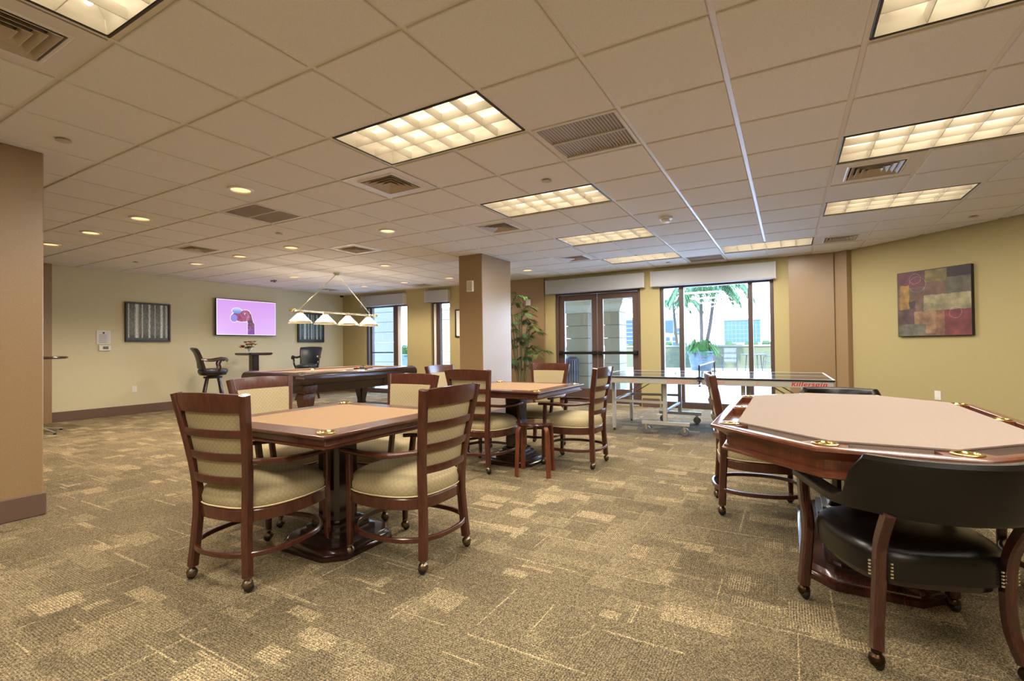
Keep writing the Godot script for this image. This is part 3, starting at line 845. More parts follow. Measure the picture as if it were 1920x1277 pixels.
func leather_chair(label, at, turn, group):
	var t = thing("leather_armchair", label, "armchair", at, turn, group)
	var m := MB.new()
	var rings = []
	# horseshoe of arms and back
	for k in 37:
		var u = -1.0 + k / 18.0
		var a = absf(u)
		var p: Vector3; var out: Vector3
		if a > 0.60:
			var z = lerpf(0.085, -0.255, (a - 0.60) / 0.40)
			p = V3(signf(u) * 0.298, 0, z); out = V3(signf(u), 0, 0)
		else:
			var f = u / 0.60 * PI / 2
			p = V3(sin(f) * 0.298, 0, 0.085 + cos(f) * 0.285); out = V3(sin(f), 0, cos(f))
		var rise = smoothstep(0.47, 0.34, a)
		var yt = lerpf(0.594, 0.772, rise) - 0.012 * smoothstep(0.9, 1.0, a)
		var yb = lerpf(0.558, 0.566, rise)
		var th = lerpf(0.062, 0.078, rise) * (0.75 if a > 0.985 else 1.0)
		var lean = 0.035 * rise
		var r = []
		for q in [[-0.42, 0.0], [0.42, 0.0], [0.5, 0.08], [0.5, 0.55], [0.52, 0.80], [0.46, 0.93], [0.25, 1.0], [-0.12, 1.0], [-0.42, 0.94], [-0.5, 0.82], [-0.5, 0.55], [-0.5, 0.08]]:
			r.append(p + out * (q[0] * th + lean * q[1]) + V3(0, lerpf(yb, yt, q[1]), 0))
		rings.append(r)
	m.loft(rings)
	obj("padded_back", m, M.leather, t)
	# seat
	m = MB.new()
	rings = []
	for q in [[0.94, 0.308], [1.0, 0.316], [1.0, 0.380], [0.985, 0.400], [0.93, 0.420], [0.80, 0.436], [0.55, 0.447], [0.25, 0.451]]: rings.append(sring(0.272 * q[0], 0.268 * q[0], 3.4, q[1], 44, 0.10))
	m.loft(rings)
	obj("seat_cushion", m, M.leather, t)
	m = MB.new(); m.loft([sring(0.245, 0.24, 3.4, 0.285, 36, 0.1), sring(0.25, 0.245, 3.4, 0.31, 36, 0.1)]); obj("seat_frame", m, M.espresso, t)
	for s in [-1, 1]:
		m = MB.new()
		m.sweep(smooth_path([V3(s * 0.292, 0.066, -0.222), V3(s * 0.284, 0.20, -0.212), V3(s * 0.276, 0.36, -0.206), V3(s * 0.286, 0.46, -0.216), V3(s * 0.296, 0.558, -0.20)]), rect(0.042, 0.050), Vector3.RIGHT)
		var l = obj("front_leg", m, M.dark_cherry, t)
		caster(l, V3(s * 0.292, 0, -0.222), M.bronze, 0.5)
		m = MB.new()
		m.sweep(smooth_path([V3(s * 0.222, 0.066, 0.262), V3(s * 0.205, 0.16, 0.232), V3(s * 0.196, 0.30, 0.230), V3(s * 0.198, 0.44, 0.250), V3(s * 0.205, 0.578, 0.328)]), rect(0.036, 0.046), Vector3.RIGHT)
		l = obj("back_leg", m, M.dark_cherry, t)
		caster(l, V3(s * 0.225, 0, 0.266), M.bronze, 2.0)
		# strings of nail heads either side of the rear legs
		m = MB.new()
		for k in 5:
			for e in [-1, 1]: m.ball(V3(s * (0.196 + e * 0.030), 0.325 + k * 0.012, 0.244 - e * 0.012), 0.0055, 6)
		obj("nail_heads", m, M.pale_brass, t).set_meta("kind", "stuff")
	return t

func stool():
	var t = thing("bentwood_stool", "small reddish-brown bentwood stool between the chairs of the column card table", "stool", V3(-2.03, 0, -3.965), 17)
	var m := MB.new(); m.lathe([[0.160, 0.452], [0.172, 0.455], [0.175, 0.463], [0.172, 0.472], [0.160, 0.476]], 36); obj("seat", m, M.dark_cherry, t)
	for k in 4:
		var d = V3(1, 0, 0).rotated(Vector3.UP, PI / 4 + k * PI / 2)
		var side = V3(0, 1, 0).cross(d)
		m = MB.new()
		var p = [d * 0.06 + V3(0, 0.442, 0), d * 0.13 + V3(0, 0.442, 0), d * 0.165 + V3(0, 0.436, 0), d * 0.183 + V3(0, 0.415, 0), d * 0.188 + V3(0, 0.37, 0), d * 0.197 + V3(0, 0.18, 0), d * 0.204]
		m.sweep(p, rect(0.042, 0.021), side); obj("leg", m, M.stool_wood, t)

func furniture():
	game_table("square card table with tan felt, the one by the tan partition", V3(-2.39, 0, -2.04))
	game_table("square card table with tan felt beside the column, with the small stool before it", V3(-2.43, 0, -4.33))
	var g = "cream and cherry card chairs on casters"
	var c = game_chair("cherry ladder-back armchair with its back to the partition, at the card table by it", V3(-2.5, 0, -1.62), 8.4, g)
	dup(c, "cherry ladder-back armchair with angled back, on the open carpet side of the partition card table", V3(-1.9, 0, -2.135), 90, g)
	dup(c, "cream-backed armchair between the partition card table and the television wall", V3(-3.14, 0, -2.23), -90, g)
	dup(c, "cream-backed armchair between the two card tables, facing the partition one", V3(-2.6, 0, -2.66), 180, g)
	dup(c, "cherry ladder-back armchair behind the small stool, back to the partition card table", V3(-2.59, 0, -4.0), 0, g)
	dup(c, "cherry ladder-back armchair beside the small stool, nearest the table tennis table", V3(-1.865, 0, -4.53), 90, g)
	dup(c, "cream-backed armchair before the potted palm, facing the column card table", V3(-2.5, 0, -5.0), 180, g)
	dup(c, "cream-backed armchair of the column card table standing closest to the pool table", V3(-3.24, 0, -4.5), -90, g)
	dup(c, "cream-seated armchair pushed under the poker table's long side by the tennis table", V3(-0.20, 0, -3.82), -79, g)
	dup(c, "cream-seated armchair at the poker table's side towards the side wall", V3(1.16, 0, -3.12), 90, g)
	stool()
	poker_table()
	var l = leather_chair("black leather armchair with brass nail heads at the poker table end away from windows", V3(0.39, 0, -2.47), 17.5, "black leather armchairs at the poker table")
	dup(l, "black leather armchair at the poker table end towards the windows, only its back top showing", V3(0.36, 0, -4.74), 178, "black leather armchairs at the poker table")

# ------------------------------------------------------------------ pool table, pool light, table tennis
func games():
	pool_table()
	pool_light()
	tennis_table()

func pool_table():
	var C = V3(-7.42, 0, -6.33)
	var t = thing("pool_table", "dark wood pool table with tan cloth and carved legs", "pool table", C)
	var hx = 0.81; var hz = 1.42; var c = 0.09
	var m := MB.new(); var rings = []
	for q in [[0.14, 0.575], [0.06, 0.580], [0.03, 0.600], [0.008, 0.632], [0.0, 0.672], [0.004, 0.715], [0.02, 0.752], [0.045, 0.775], [0.075, 0.785], [0.145, 0.785], [0.148, 0.780]]: rings.append(octo(hx, hz, c, q[0], q[1]))
	m.loft(rings, true, false); obj("rail", m, M.espresso, t)
	m = MB.new(); rings = []
	for q in [[0.146, 0.752], [0.146, 0.783], [0.155, 0.786], [0.185, 0.784], [0.198, 0.778], [0.19, 0.756]]: rings.append(octo(hx, hz, c, q[0], q[1]))
	m.loft(rings, false, false); obj("cushion", m, M.pool_cloth, t)
	m = MB.new(); m.box(V3(0, 0.745, 0), V3(1.32, 0.022, 2.54)); obj("playing_bed", m, M.pool_cloth, t)
	m = MB.new(); m.loft([sq(0.60, 0.43, 0.01, 1.20), sq(0.61, 0.44, 0.01, 1.21), sq(0.66, 0.58, 0.01, 1.26)]); obj("apron", m, M.espresso, t)
	for x in [-1, 1]:
		for z in [-1, 0, 1]:
			m = MB.new(); m.lathe([[0.078, 0.776], [0.078, 0.788], [0.07, 0.791], [0.058, 0.789], [0.056, 0.781]], 18, V3(x * (0.662 if z else 0.69), 0, z * 1.27)); obj("pocket", m, M.black, t)
		for z in [-1, 1]:
			m = MB.new()
			rings = []
			for q in [[0.125, 0.575, 0.0], [0.135, 0.55, 0.0], [0.13, 0.44, 0.0], [0.105, 0.425, 0.0], [0.112, 0.38, 0.012], [0.100, 0.26, 0.02], [0.078, 0.12, 0.015], [0.068, 0.05, 0.01], [0.074, 0.02, 0.01], [0.070, 0.0, 0.01]]:
				var r = sq(q[0], q[1], 0.02)
				for k in r.size(): r[k] += V3(x * (0.54 + q[2]), 0, z * (1.10 + q[2]))
				rings.append(r)
			m.loft(rings); obj("leg", m, M.dark_cherry, t)
	# balls
	var b := MB.new(); b.ball(Vector3.ZERO, 0.0286, 14)
	var bm = b.mesh()
	var o = tag(inst("cue_ball", bm, mat("ball_white", Color(0.9, 0.87, 0.78), 0.12)), "white cue ball near the head of the pool table", "ball"); o.position = V3(-7.32, 0.785, -5.70)
	var cols = [Color(0.75, 0.30, 0.06), Color(0.82, 0.62, 0.08), Color(0.10, 0.12, 0.45), Color(0.65, 0.07, 0.07), Color(0.30, 0.08, 0.32), Color(0.05, 0.32, 0.16), Color(0.40, 0.06, 0.05), Color(0.04, 0.04, 0.04), Color(0.85, 0.70, 0.20), Color(0.80, 0.40, 0.12)]
	var nm = ["orange", "yellow", "dark blue", "red", "purple", "green", "maroon", "black", "gold", "amber"]
	var n = 0
	for row in 4:
		for k in row + 1:
			o = tag(inst("pool_ball", bm, mat("ball_%d" % n, cols[n], 0.12)), "%s pool ball racked on the tan cloth" % nm[n], "ball", "racked pool balls")
			o.position = V3(-7.05 + (k - row / 2.0) * 0.0575, 0.785, -6.48 - row * 0.05); n += 1
	var rk := MB.new()
	var tri = [V3(-7.05, 0.777, -6.405), V3(-6.88, 0.777, -6.70), V3(-7.22, 0.777, -6.70)]
	for k in 3: rk.box((tri[k] + tri[(k + 1) % 3]) / 2, V3(tri[k].distance_to(tri[(k + 1) % 3]) + 0.012, 0.04, 0.016), 0.003, Basis(Vector3.UP, -atan2(tri[(k + 1) % 3].z - tri[k].z, tri[(k + 1) % 3].x - tri[k].x)))
	tag(obj("ball_rack", rk, M.dark_cherry), "dark wooden triangle rack round the pool balls", "rack")
	# spare triangle hanging from a hook under the rail
	var hr = thing("hanging_rack", "black triangle rack hanging under the pool table's side", "rack", V3(-6.69, 0.562, -7.05))
	var hm := MB.new()
	hm.tube([V3(-0.0, -0.02, 0.10), V3(0, -0.02, -0.10), V3(0, -0.26, 0.0)], 0.012, 6, true); obj("frame", hm, M.black, hr)
	hm = MB.new(); hm.tube([V3(0, 0.01, 0), V3(0.01, -0.02, 0), V3(0, -0.03, 0)], 0.006, 6); obj("hook", hm, M.black, hr)

func pool_light():
	var t = thing("pool_table_light", "brass pool table light with four white glass shades on two slanting rods", "hanging light", V3(-7.416, 0, -6.34))
	var m := MB.new(); m.lathe([[0.03, CEIL - 0.045], [0.065, CEIL - 0.035], [0.075, CEIL - 0.012], [0.07, CEIL + 0.008]], 20); obj("canopy", m, M.pale_brass, t)
	m = MB.new(); m.tube([V3(0, 1.835, -0.98), V3(0, 1.835, 0.98)], 0.018, 10); obj("bar", m, M.pale_brass, t)
	for s in [-1, 1]:
		m = MB.new(); m.ball(V3(0, 1.835, s * 0.99), 0.032, 10); m.lathe([[0.02, 0], [0.034, 0.01], [0.02, 0.02]], 10, V3(0, 1.835, s * 0.93), Basis(Vector3.RIGHT, PI / 2)); obj("finial", m, M.brass, t)
		m = MB.new(); m.tube([V3(0, CEIL - 0.04, s * 0.03), V3(0, 1.85, s * 0.83)], 0.009, 6)
		for k in 7:
			var p = V3(0, CEIL - 0.04, s * 0.03).lerp(V3(0, 1.85, s * 0.83), (k + 0.5) / 7.0)
			m.ball(p, 0.014, 6)
		obj("rod", m, M.pale_brass, t)
	for k in 4:
		var o = V3(0, 0, 0.81 - k * 0.53)
		var sh := MB.new()
		var r = []
		for q in [[0.045, 1.79], [0.06, 1.775], [0.185, 1.645], [0.19, 1.640], [0.184, 1.636], [0.055, 1.768], [0.040, 1.783]]: r.append(q)
		var rings = []
		for q in r:
			var ring = []
			for a in 28: ring.append(o + V3(cos(TAU * a / 28) * q[0], q[1], sin(TAU * a / 28) * q[0]))
			rings.append(ring)
		sh.loft(rings, false, false, true, true); var so = obj("lamp_shade", sh, M.shade_glass, t)
		m = MB.new(); rings = []
		for q in [[0.186, 1.648], [0.203, 1.618], [0.207, 1.612], [0.196, 1.612], [0.184, 1.637]]:
			var ring = []
			for a in 28: ring.append(o + V3(cos(TAU * a / 28) * q[0], q[1], sin(TAU * a / 28) * q[0]))
			rings.append(ring)
		m.loft(rings, false, false, true, true); obj("brass_band", m, M.pale_brass, so)
		m = MB.new(); m.lathe([[0.02, 1.84], [0.03, 1.82], [0.05, 1.80], [0.05, 1.785], [0.02, 1.782]], 16, o); obj("cap", m, M.pale_brass, so)
		m = MB.new(); m.ball(o + V3(0, 1.70, 0), 0.04, 10); obj("bulb", m, M.tube_glow, so)
		var l := OmniLight3D.new(); l.name = "light"; l.light_energy = 0.25; l.light_color = Color(1, 0.95, 0.86); l.light_size = 0.03; l.omni_range = 12.0; l.omni_attenuation = 2.0; l.shadow_enabled = true
		t.add_child(l, true); l.position = o + V3(0, 1.70, 0)

func lettering(parent, text, at, size, mt, skew = 0.25):
	var tm := TextMesh.new()
	var f := SystemFont.new(); f.font_names = PackedStringArray(["Droid Sans"]); f.font_weight = 700
	tm.font = f; tm.text = text; tm.font_size = 32; tm.pixel_size = size / 32.0; tm.depth = 0.002
	var o = inst("lettering", tm, mt, parent)
	o.transform = Transform3D(Basis(V3(1.25, 0, 0), V3(skew, 1, 0), V3(0, 0, 1)), at)
	return o

func tennis_table():
	var t = thing("tennis_table", "dark-topped table tennis table with silver frame on wheels and red lettering", "tennis table", V3(-0.95, 0, -6.99), 1.0)
	for s in [-1, 1]:
		var h = bx("top_half", V3(s * 0.687, 0.751, 0), V3(1.366, 0.018, 1.525), M.tennis_top, t, 0.002)
		var m := MB.new()
		for z in [-1, 1]: m.box(V3(s * 0.687, 0.7604, z * 0.7525), V3(1.366, 0.0008, 0.02))
		m.box(V3(s * 1.36, 0.7604, 0), V3(0.02, 0.0008, 1.485)); m.box(V3(s * 0.677, 0.7604, 0), V3(1.346, 0.0008, 0.004))
		obj("white_lines", m, M.white_line, h)
		m = MB.new()
		for z in [-1, 1]: m.box(V3(s * 0.687, 0.706, z * 0.735), V3(1.34, 0.072, 0.022), 0.003)
		for x in [0.025, 1.348]: m.box(V3(s * x, 0.706, 0), V3(0.022, 0.072, 1.448), 0.003)
		obj("apron", m, M.silver, t)
		for z in [-1, 1]:
			var p = V3(s * 1.16, 0, z * 0.45)
			m = MB.new(); m.box(p + V3(0, 0.36, 0), V3(0.045, 0.66, 0.045), 0.004)
			var l = obj("leg", m, M.silver, t)
			m = MB.new(); m.lathe([[0.018, 0.0], [0.02, 0.012], [0.010, 0.016], [0.010, 0.032]], 10, p); obj("foot", m, M.rubber, l)
			# wheeled uprights
			m = MB.new(); m.box(V3(s * 0.46, 0.42, z * 0.54), V3(0.05, 0.52, 0.04), 0.004); obj("upright", m, M.silver, t)
			m = MB.new(); m.box(V3(s * 0.46, 0.145, z * 0.54), V3(0.60, 0.045, 0.05), 0.004); var b = obj("wheel_bar", m, M.silver, t)
			for x in [-0.24, 0.24]:
				m = MB.new(); m.lathe([[0.020, -0.014], [0.046, -0.014], [0.052, -0.008], [0.052, 0.008], [0.046, 0.014], [0.020, 0.014]], 18, V3(s * 0.46 + x, 0.052, z * 0.54), Basis(Vector3.RIGHT, PI / 2)); var w = obj("wheel", m, M.plastic_grey, b)
				m = MB.new()
				for e in [-1, 1]: m.box(V3(s * 0.46 + x, 0.088, z * 0.54 + e * 0.02), V3(0.03, 0.075, 0.004))
				m.box(V3(s * 0.46 + x, 0.122, z * 0.54), V3(0.045, 0.006, 0.045)); obj("fork", m, M.chrome, w)
			m = MB.new(); m.box(V3(s * 0.81, 0.41, z * 0.495), V3(0.70, 0.035, 0.03), 0.003, Basis(Vector3.UP, s * z * 0.128)); obj("side_rail", m, M.silver, t)
			m = MB.new(); m.tube([V3(s * 1.13, 0.42, z * 0.44), V3(s * 0.72, 0.68, z * 0.44)], 0.008, 6); obj("brace", m, M.silver, t)
		bx("tie_bar", V3(s * 0.46, 0.30, 0), V3(0.03, 0.03, 1.04), M.silver, t, 0.003)
		bx("tie_bar", V3(s * 1.16, 0.42, 0), V3(0.03, 0.03, 0.86), M.silver, t, 0.003)
	lettering(t, "Killerspin", V3(1.13, 0.706, 0.747), 0.060, M.red_print)
	lettering(t, "Killerspin", V3(-0.25, 0.706, 0.747), 0.050, M.faint_print)
	lettering(t, "Killerspin", V3(0.16, 0.706, 0.747), 0.040, M.faint_print)
	lettering(t, "Z", V3(-0.82, 0.706, 0.747), 0.05, M.faint_print)
	lettering(t, "Z", V3(0.62, 0.706, 0.747), 0.05, M.faint_print)
	var n = thing("tennis_net", "dark table tennis net with white tape and clamp posts", "net", V3(-0.95, 0.76, -6.99), 1.0)
	var m := MB.new()
	for k in 53: m.box(V3(0, 0.070, -0.78 + k * 0.03), V3(0.0012, 0.13, 0.0012))
	for k in 8: m.box(V3(0, 0.008 + k * 0.018, 0), V3(0.0012, 0.0012, 1.58))
	obj("mesh", m, M.rubber, n).set_meta("kind", "stuff")
	bx("top_tape", V3(0, 0.145, 0), V3(0.005, 0.016, 1.62), M.white_line, n, 0.001)
	for s in [-1, 1]:
		bx("post", V3(0, 0.075, s * 0.81), V3(0.018, 0.16, 0.018), M.frame_black, n, 0.003)
		var cm := MB.new(); cm.box(V3(0, 0.006, s * 0.785), V3(0.06, 0.010, 0.07), 0.002); cm.box(V3(0, -0.035, s * 0.795), V3(0.05, 0.008, 0.06), 0.002); cm.lathe([[0.006, -0.10], [0.006, -0.035]], 8, V3(0, 0, s * 0.79)); cm.ball(V3(0, -0.10, s * 0.79), 0.016, 8)
		obj("clamp", cm, M.frame_black, n)

# ------------------------------------------------------------------ walls' things, bar tables, plants
func flat(called, o, right, up, w, h, mt, parent):
	var a = []; a.resize(Mesh.ARRAY_MAX)
	var r = right * w / 2; var u = up * h / 2
	var nn = right.cross(up)
	a[Mesh.ARRAY_VERTEX] = PackedVector3Array([o - r - u, o - r + u, o + r + u, o - r - u, o + r + u, o + r - u])
	a[Mesh.ARRAY_NORMAL] = PackedVector3Array([nn, nn, nn, nn, nn, nn])
	a[Mesh.ARRAY_TEX_UV] = PackedVector2Array([Vector2(0, 1), Vector2(0, 0), Vector2(1, 0), Vector2(0, 1), Vector2(1, 0), Vector2(1, 1)])
	var am := ArrayMesh.new(); am.add_surface_from_arrays(Mesh.PRIMITIVE_TRIANGLES, a)
	return inst(called, am, mt, parent)
func print_mat(called, t, rough = 0.6):
	var m := StandardMaterial3D.new(); m.resource_name = called; m.albedo_texture = t; m.roughness = rough
	return m

func birch(seed_, tint):
	rng.seed = seed_
	var n = noise(seed_, 0.05, 4)
	var trunks = []
	for k in 7: trunks.append([10 + k * 23 + rng.randi_range(-6, 6), [2.4, 8.0, 3.0, 4.5, 2.2, 6.0, 3.4][(k + seed_) % 7], rng.randf_range(0.80, 0.97)])
	return tex(160, 160, func(x, y):
		var g = 0.27 + 0.14 * n.get_noise_2d(x * 2, y) + 0.10 * sin(y / 160.0 * PI)
		var c = Color(g * tint.r, g * tint.g, g * tint.b)
		if y > 138: c = c.darkened(0.35)
		for t in trunks:
			var d = absf(x - t[0] - 1.5 * n.get_noise_2d(y, t[0]))
			if d < t[1] and y < 150:
				var s = t[2] * (1.0 - 0.35 * d / t[1])
				if n.get_noise_2d(x * 5 + t[0] * 31, y * 9) > 0.32: s *= 0.3
				c = Color(s * 0.95, s * 0.97, s * 0.93)
		return c)

func framed_birch(label, z0, z1, seed_, tint):
	var t = thing("birch_picture", label, "picture", V3(WALL_X, 1.33, (z0 + z1) / 2), 0, "framed birch tree pictures")
	var w = absf(z1 - z0); var h = 0.735
	var m := MB.new()
	for q in [[h - 0.016, 0, 0.032, w], [0.016, 0, 0.032, w], [h / 2, w / 2 - 0.016, h - 0.064, 0.032], [h / 2, -w / 2 + 0.016, h - 0.064, 0.032]]: m.box(V3(0.025, q[0], q[1]), V3(0.05, q[2], q[3]), 0.004)
	obj("frame", m, M.frame_black, t)
	flat("print", V3(0.03, h / 2, 0), V3(0, 0, -1), Vector3.UP, w - 0.06, h - 0.06, print_mat("birch_print_%d" % seed_, birch(seed_, tint), 0.35), t)

func outlet(label, at, b):
	var t = thing("wall_outlet", label, "outlet", at); t.basis = b
	bx("cover_plate", V3(0, 0, 0.004), V3(0.075, 0.118, 0.008), M.plastic_white, t, 0.003)
	for y in [-0.026, 0.026]: bx("socket", V3(0, y, 0.009), V3(0.034, 0.036, 0.003), M.white_trim, t, 0.001)

func wall_things():
	framed_birch("dark framed birch trees picture beside the thermostat", -4.19, -4.935, 21, Color(0.95, 1.0, 0.92))
	framed_birch("dark framed birch trees picture behind the pool table light", -7.78, -8.55, 35, Color(0.72, 1.05, 1.10))
	# television
	var tv = thing("television", "wall television showing a long-necked animal on a pink ground", "television", V3(WALL_X + 0.004, 1.47, -6.46))
	bx("housing", V3(0.075, 0.395, 0), V3(0.04, 0.79, 1.385), M.black, tv, 0.006)
	bx("wall_bracket", V3(0.0275, 0.395, 0), V3(0.055, 0.4, 0.5), M.black, tv)
	var nn = noise(4, 0.06, 3)
	var scr = tex(288, 162, func(x, y):
		var c = Color(0.86, 0.64, 0.95).lerp(Color(0.90, 0.73, 0.97), y / 162.0)
		var p = Vector2(x, y)
		var spine = Geometry2D.get_closest_point_to_segment(p, Vector2(148, 70), Vector2(160, 115))
		var d = minf(p.distance_to(spine) - 13.0 , p.distance_to(Geometry2D.get_closest_point_to_segment(p, Vector2(160, 115), Vector2(160, 162))) - 17.0)
		var e = p - Vector2(112, 77); e = e.rotated(-0.1)
		var head = Vector2(e.x / 42.0, e.y / 22.0).length() - 1.0
		var bill = Vector2((x - 78) / 16.0, (y - 84) / 18.0).length() - 1.0
		var ear = Vector2((x - 92) / 22.0, (y - 50) / 13.0).length() - 1.0
		var brow = Vector2((x - 133) / 22.0, (y - 60) / 16.0).length() - 1.0
		if minf(minf(d / 14.0, head), minf(minf(bill, ear), brow)) < 0.16 and minf(minf(d / 14.0, head), minf(minf(bill, ear), brow)) > 0.0: c = Color(1, 0.97, 1)
		if d < 0.0: c = Color(0.55, 0.38, 0.50).lerp(Color(0.62, 0.35, 0.78), smoothstep(110, 160, y)) * (0.9 + 0.3 * nn.get_noise_2d(x, y))
		if brow < 0.0 or head < 0.0: c = Color(0.58, 0.26, 0.45).lerp(Color(0.78, 0.50, 0.62), clampf((x - 70) / 90.0, 0, 1)) * (0.95 + 0.3 * nn.get_noise_2d(x, y))
		if bill < 0.0: c = Color(0.62, 0.58, 0.90)
		if ear < 0.0: c = Color(0.50, 0.62, 0.90).lerp(Color(0.80, 0.85, 0.98), clampf((56.0 - y) / 16.0, 0, 1))
		if Vector2(x - 131, y - 62).length() < 5.0: c = Color(0.95, 0.9, 0.95)
		if Vector2(x - 133, y - 63).length() < 2.5: c = Color(0.2, 0.08, 0.15)
		if x < 3 or y < 3 or x > 284 or y > 158: c = Color(1, 0.98, 1)
		return Color(clampf(c.r, 0, 1), clampf(c.g, 0, 1), clampf(c.b, 0, 1)))
	var smt := StandardMaterial3D.new(); smt.resource_name = "tv_screen"; smt.albedo_color = Color(0.02, 0.02, 0.02); smt.roughness = 0.2
	smt.emission_enabled = true; smt.emission = Color.BLACK; smt.emission_texture = scr; smt.emission_energy_multiplier = 0.95
	flat("screen", V3(0.0955, 0.395, 0), V3(0, 0, -1), Vector3.UP, 1.36, 0.765, smt, tv)
	var sl := AreaLight3D.new(); sl.name = "light"; sl.area_size = Vector2(1.3, 0.74); sl.light_energy = 0.15; sl.light_color = Color(0.95, 0.8, 1.0); sl.area_range = 10.0; sl.shadow_enabled = true
	tv.add_child(sl); sl.position = V3(0.10, 0.395, 0); sl.rotation.y = -PI / 2
	# notice, thermostat, outlets
	var nt = thing("notice_sign", "small printed notice above the thermostat", "sign", V3(WALL_X, 1.29, -3.875))
	bx("holder", V3(0.006, 0.117, 0), V3(0.012, 0.235, 0.20), M.plastic_white, nt, 0.002)
	rng.seed = 5
	var nt_t = tex(64, 76, func(x, y):
		var c = Color(0.80, 0.80, 0.82)
		if y % 7 < 2 and y > 18 and x > 8 and x < 56 - (y * 7) % 13 and (x * 5 + y * 3) % 11 > 2: c = Color(0.30, 0.30, 0.36)
		if Vector2(x - 32, y - 10).length() < 6: c = Color(0.22, 0.22, 0.28)
		return c)
	flat("printed_page", V3(0.0125, 0.117, 0), V3(0, 0, -1), Vector3.UP, 0.18, 0.215, print_mat("notice_print", nt_t), nt)
	var th = thing("thermostat", "white wall thermostat with a dark display under the notice", "thermostat", V3(WALL_X, 1.165, -3.89))
	bx("body", V3(0.015, 0.052, 0), V3(0.03, 0.10, 0.175), M.plastic_white, th, 0.01)
	bx("display", V3(0.0305, 0.056, -0.01), V3(0.002, 0.05, 0.08), M.plastic_grey, th)
	var facing_x = Basis(Vector3.UP, PI / 2)
	outlet("white wall outlet low on the television wall", V3(WALL_X, 0.452, -4.345), facing_x)
	var skew_b = Basis(Vector3.UP, -PI / 4)
	outlet("white wall outlet below the abstract painting", V3(1.692, 0.46, -8.278), skew_b)
	# abstract painting on the slanting wall
	var pt = thing("abstract_painting", "square abstract canvas of maroon, gold and grey patches on the slanting wall", "painting", V3(1.6815, 1.237, -8.2885)); pt.basis = skew_b
	bx("canvas", V3(0, 0.442, 0.022), V3(0.89, 0.884, 0.044), M.frame_black, pt, 0.006)
	var bl = [[0, 0, 100, 100, 0.45, 0.36, 0.30], [0, 0, 40, 24, 0.40, 0.20, 0.24], [40, 0, 72, 20, 0.52, 0.46, 0.24], [70, 0, 100, 15, 0.22, 0.13, 0.15], [68, 14, 100, 62, 0.40, 0.37, 0.30], [40, 18, 68, 40, 0.46, 0.34, 0.27], [38, 38, 100, 62, 0.62, 0.58, 0.44], [3, 20, 17, 58, 0.66, 0.50, 0.24], [17, 24, 38, 52, 0.44, 0.33, 0.27], [17, 46, 26, 60, 0.27, 0.20, 0.22], [0, 58, 26, 84, 0.36, 0.26, 0.27], [24, 62, 60, 96, 0.62, 0.48, 0.36], [54, 62, 100, 100, 0.48, 0.22, 0.24], [54, 62, 66, 100, 0.56, 0.40, 0.30], [0, 82, 40, 100, 0.43, 0.42, 0.36]]
	var pn = noise(9, 0.035, 4)
	rng.seed = 12
	var ptx = tex(256, 256, func(x, y):
		var q = Vector2(x, y) / 2.56 + Vector2(pn.get_noise_2d(x, y), pn.get_noise_2d(y, x + 300)) * 1.2
		var c = Color(0.4, 0.3, 0.26)
		for b in bl:
			if q.x >= b[0] and q.y >= b[1] and q.x <= b[2] and q.y <= b[3]: c = Color(b[4], b[5], b[6])
		for r in [[26, 11, 8], [29, 20, 12], [80, 67, 8]]:
			if absf((q - Vector2(r[0], r[1])).length() - r[2]) < 0.45: c = c.lightened(0.25)
		return c * (0.84 + 0.30 * pn.get_noise_2d(x * 0.5, y * 0.5) + rng.randf_range(-0.05, 0.05)))
	flat("print", V3(0, 0.442, 0.0445), Vector3.RIGHT, Vector3.UP, 0.872, 0.866, print_mat("abstract_print", ptx, 0.55), pt)
	# speaker boxes and sensor on the column and tan wall, frame behind the column
	var sp = thing("wall_speaker", "cream speaker box high on the column", "speaker", V3(-4.27, 2.02, -6.22))
	bx("body", V3(0, 0.085, 0.02), V3(0.115, 0.17, 0.04), M.plastic_white, sp, 0.006)
	bx("grille", V3(0, 0.085, 0.041), V3(0.092, 0.146, 0.004), M.vent_tan, sp, 0.001)
	var sn = thing("wall_sensor", "small cream strobe box on the tan wall behind the palm", "alarm", V3(-4.79, 2.03, -9.135))
	bx("body", V3(0, 0.065, 0.02), V3(0.10, 0.13, 0.04), M.plastic_white, sn, 0.006)
	bx("lens", V3(0, 0.065, 0.043), V3(0.05, 0.05, 0.01), M.white_trim, sn, 0.003)
	var fr = thing("framed_print", "narrow dark framed print half hidden behind the column", "picture", V3(-6.46, 1.39, WALL_Z))
	var m := MB.new()
	for q in [[0, 0.635, 0.6, 0.03], [0, 0.015, 0.6, 0.03], [0.285, 0.325, 0.03, 0.59], [-0.285, 0.325, 0.03, 0.59]]: m.box(V3(q[0], q[1], 0.015), V3(q[2], q[3], 0.03), 0.003)
	obj("frame", m, M.frame_black, fr)
	bx("mat_board", V3(0, 0.325, 0.008), V3(0.55, 0.60, 0.008), M.white_trim, fr)
	# bar furniture by the television
	pub_table()
	var bc = bar_chair("high leather bar chair with wooden arms, side on, left of the bar table", V3(-9.62, 0, -5.25), -24)
	dup(bc, "high leather bar chair facing the room, right of the bar table", V3(-9.62, 0, -7.36), -145, "leather bar chairs with arms")
	flowers()
	far_table()
	palm_plant()

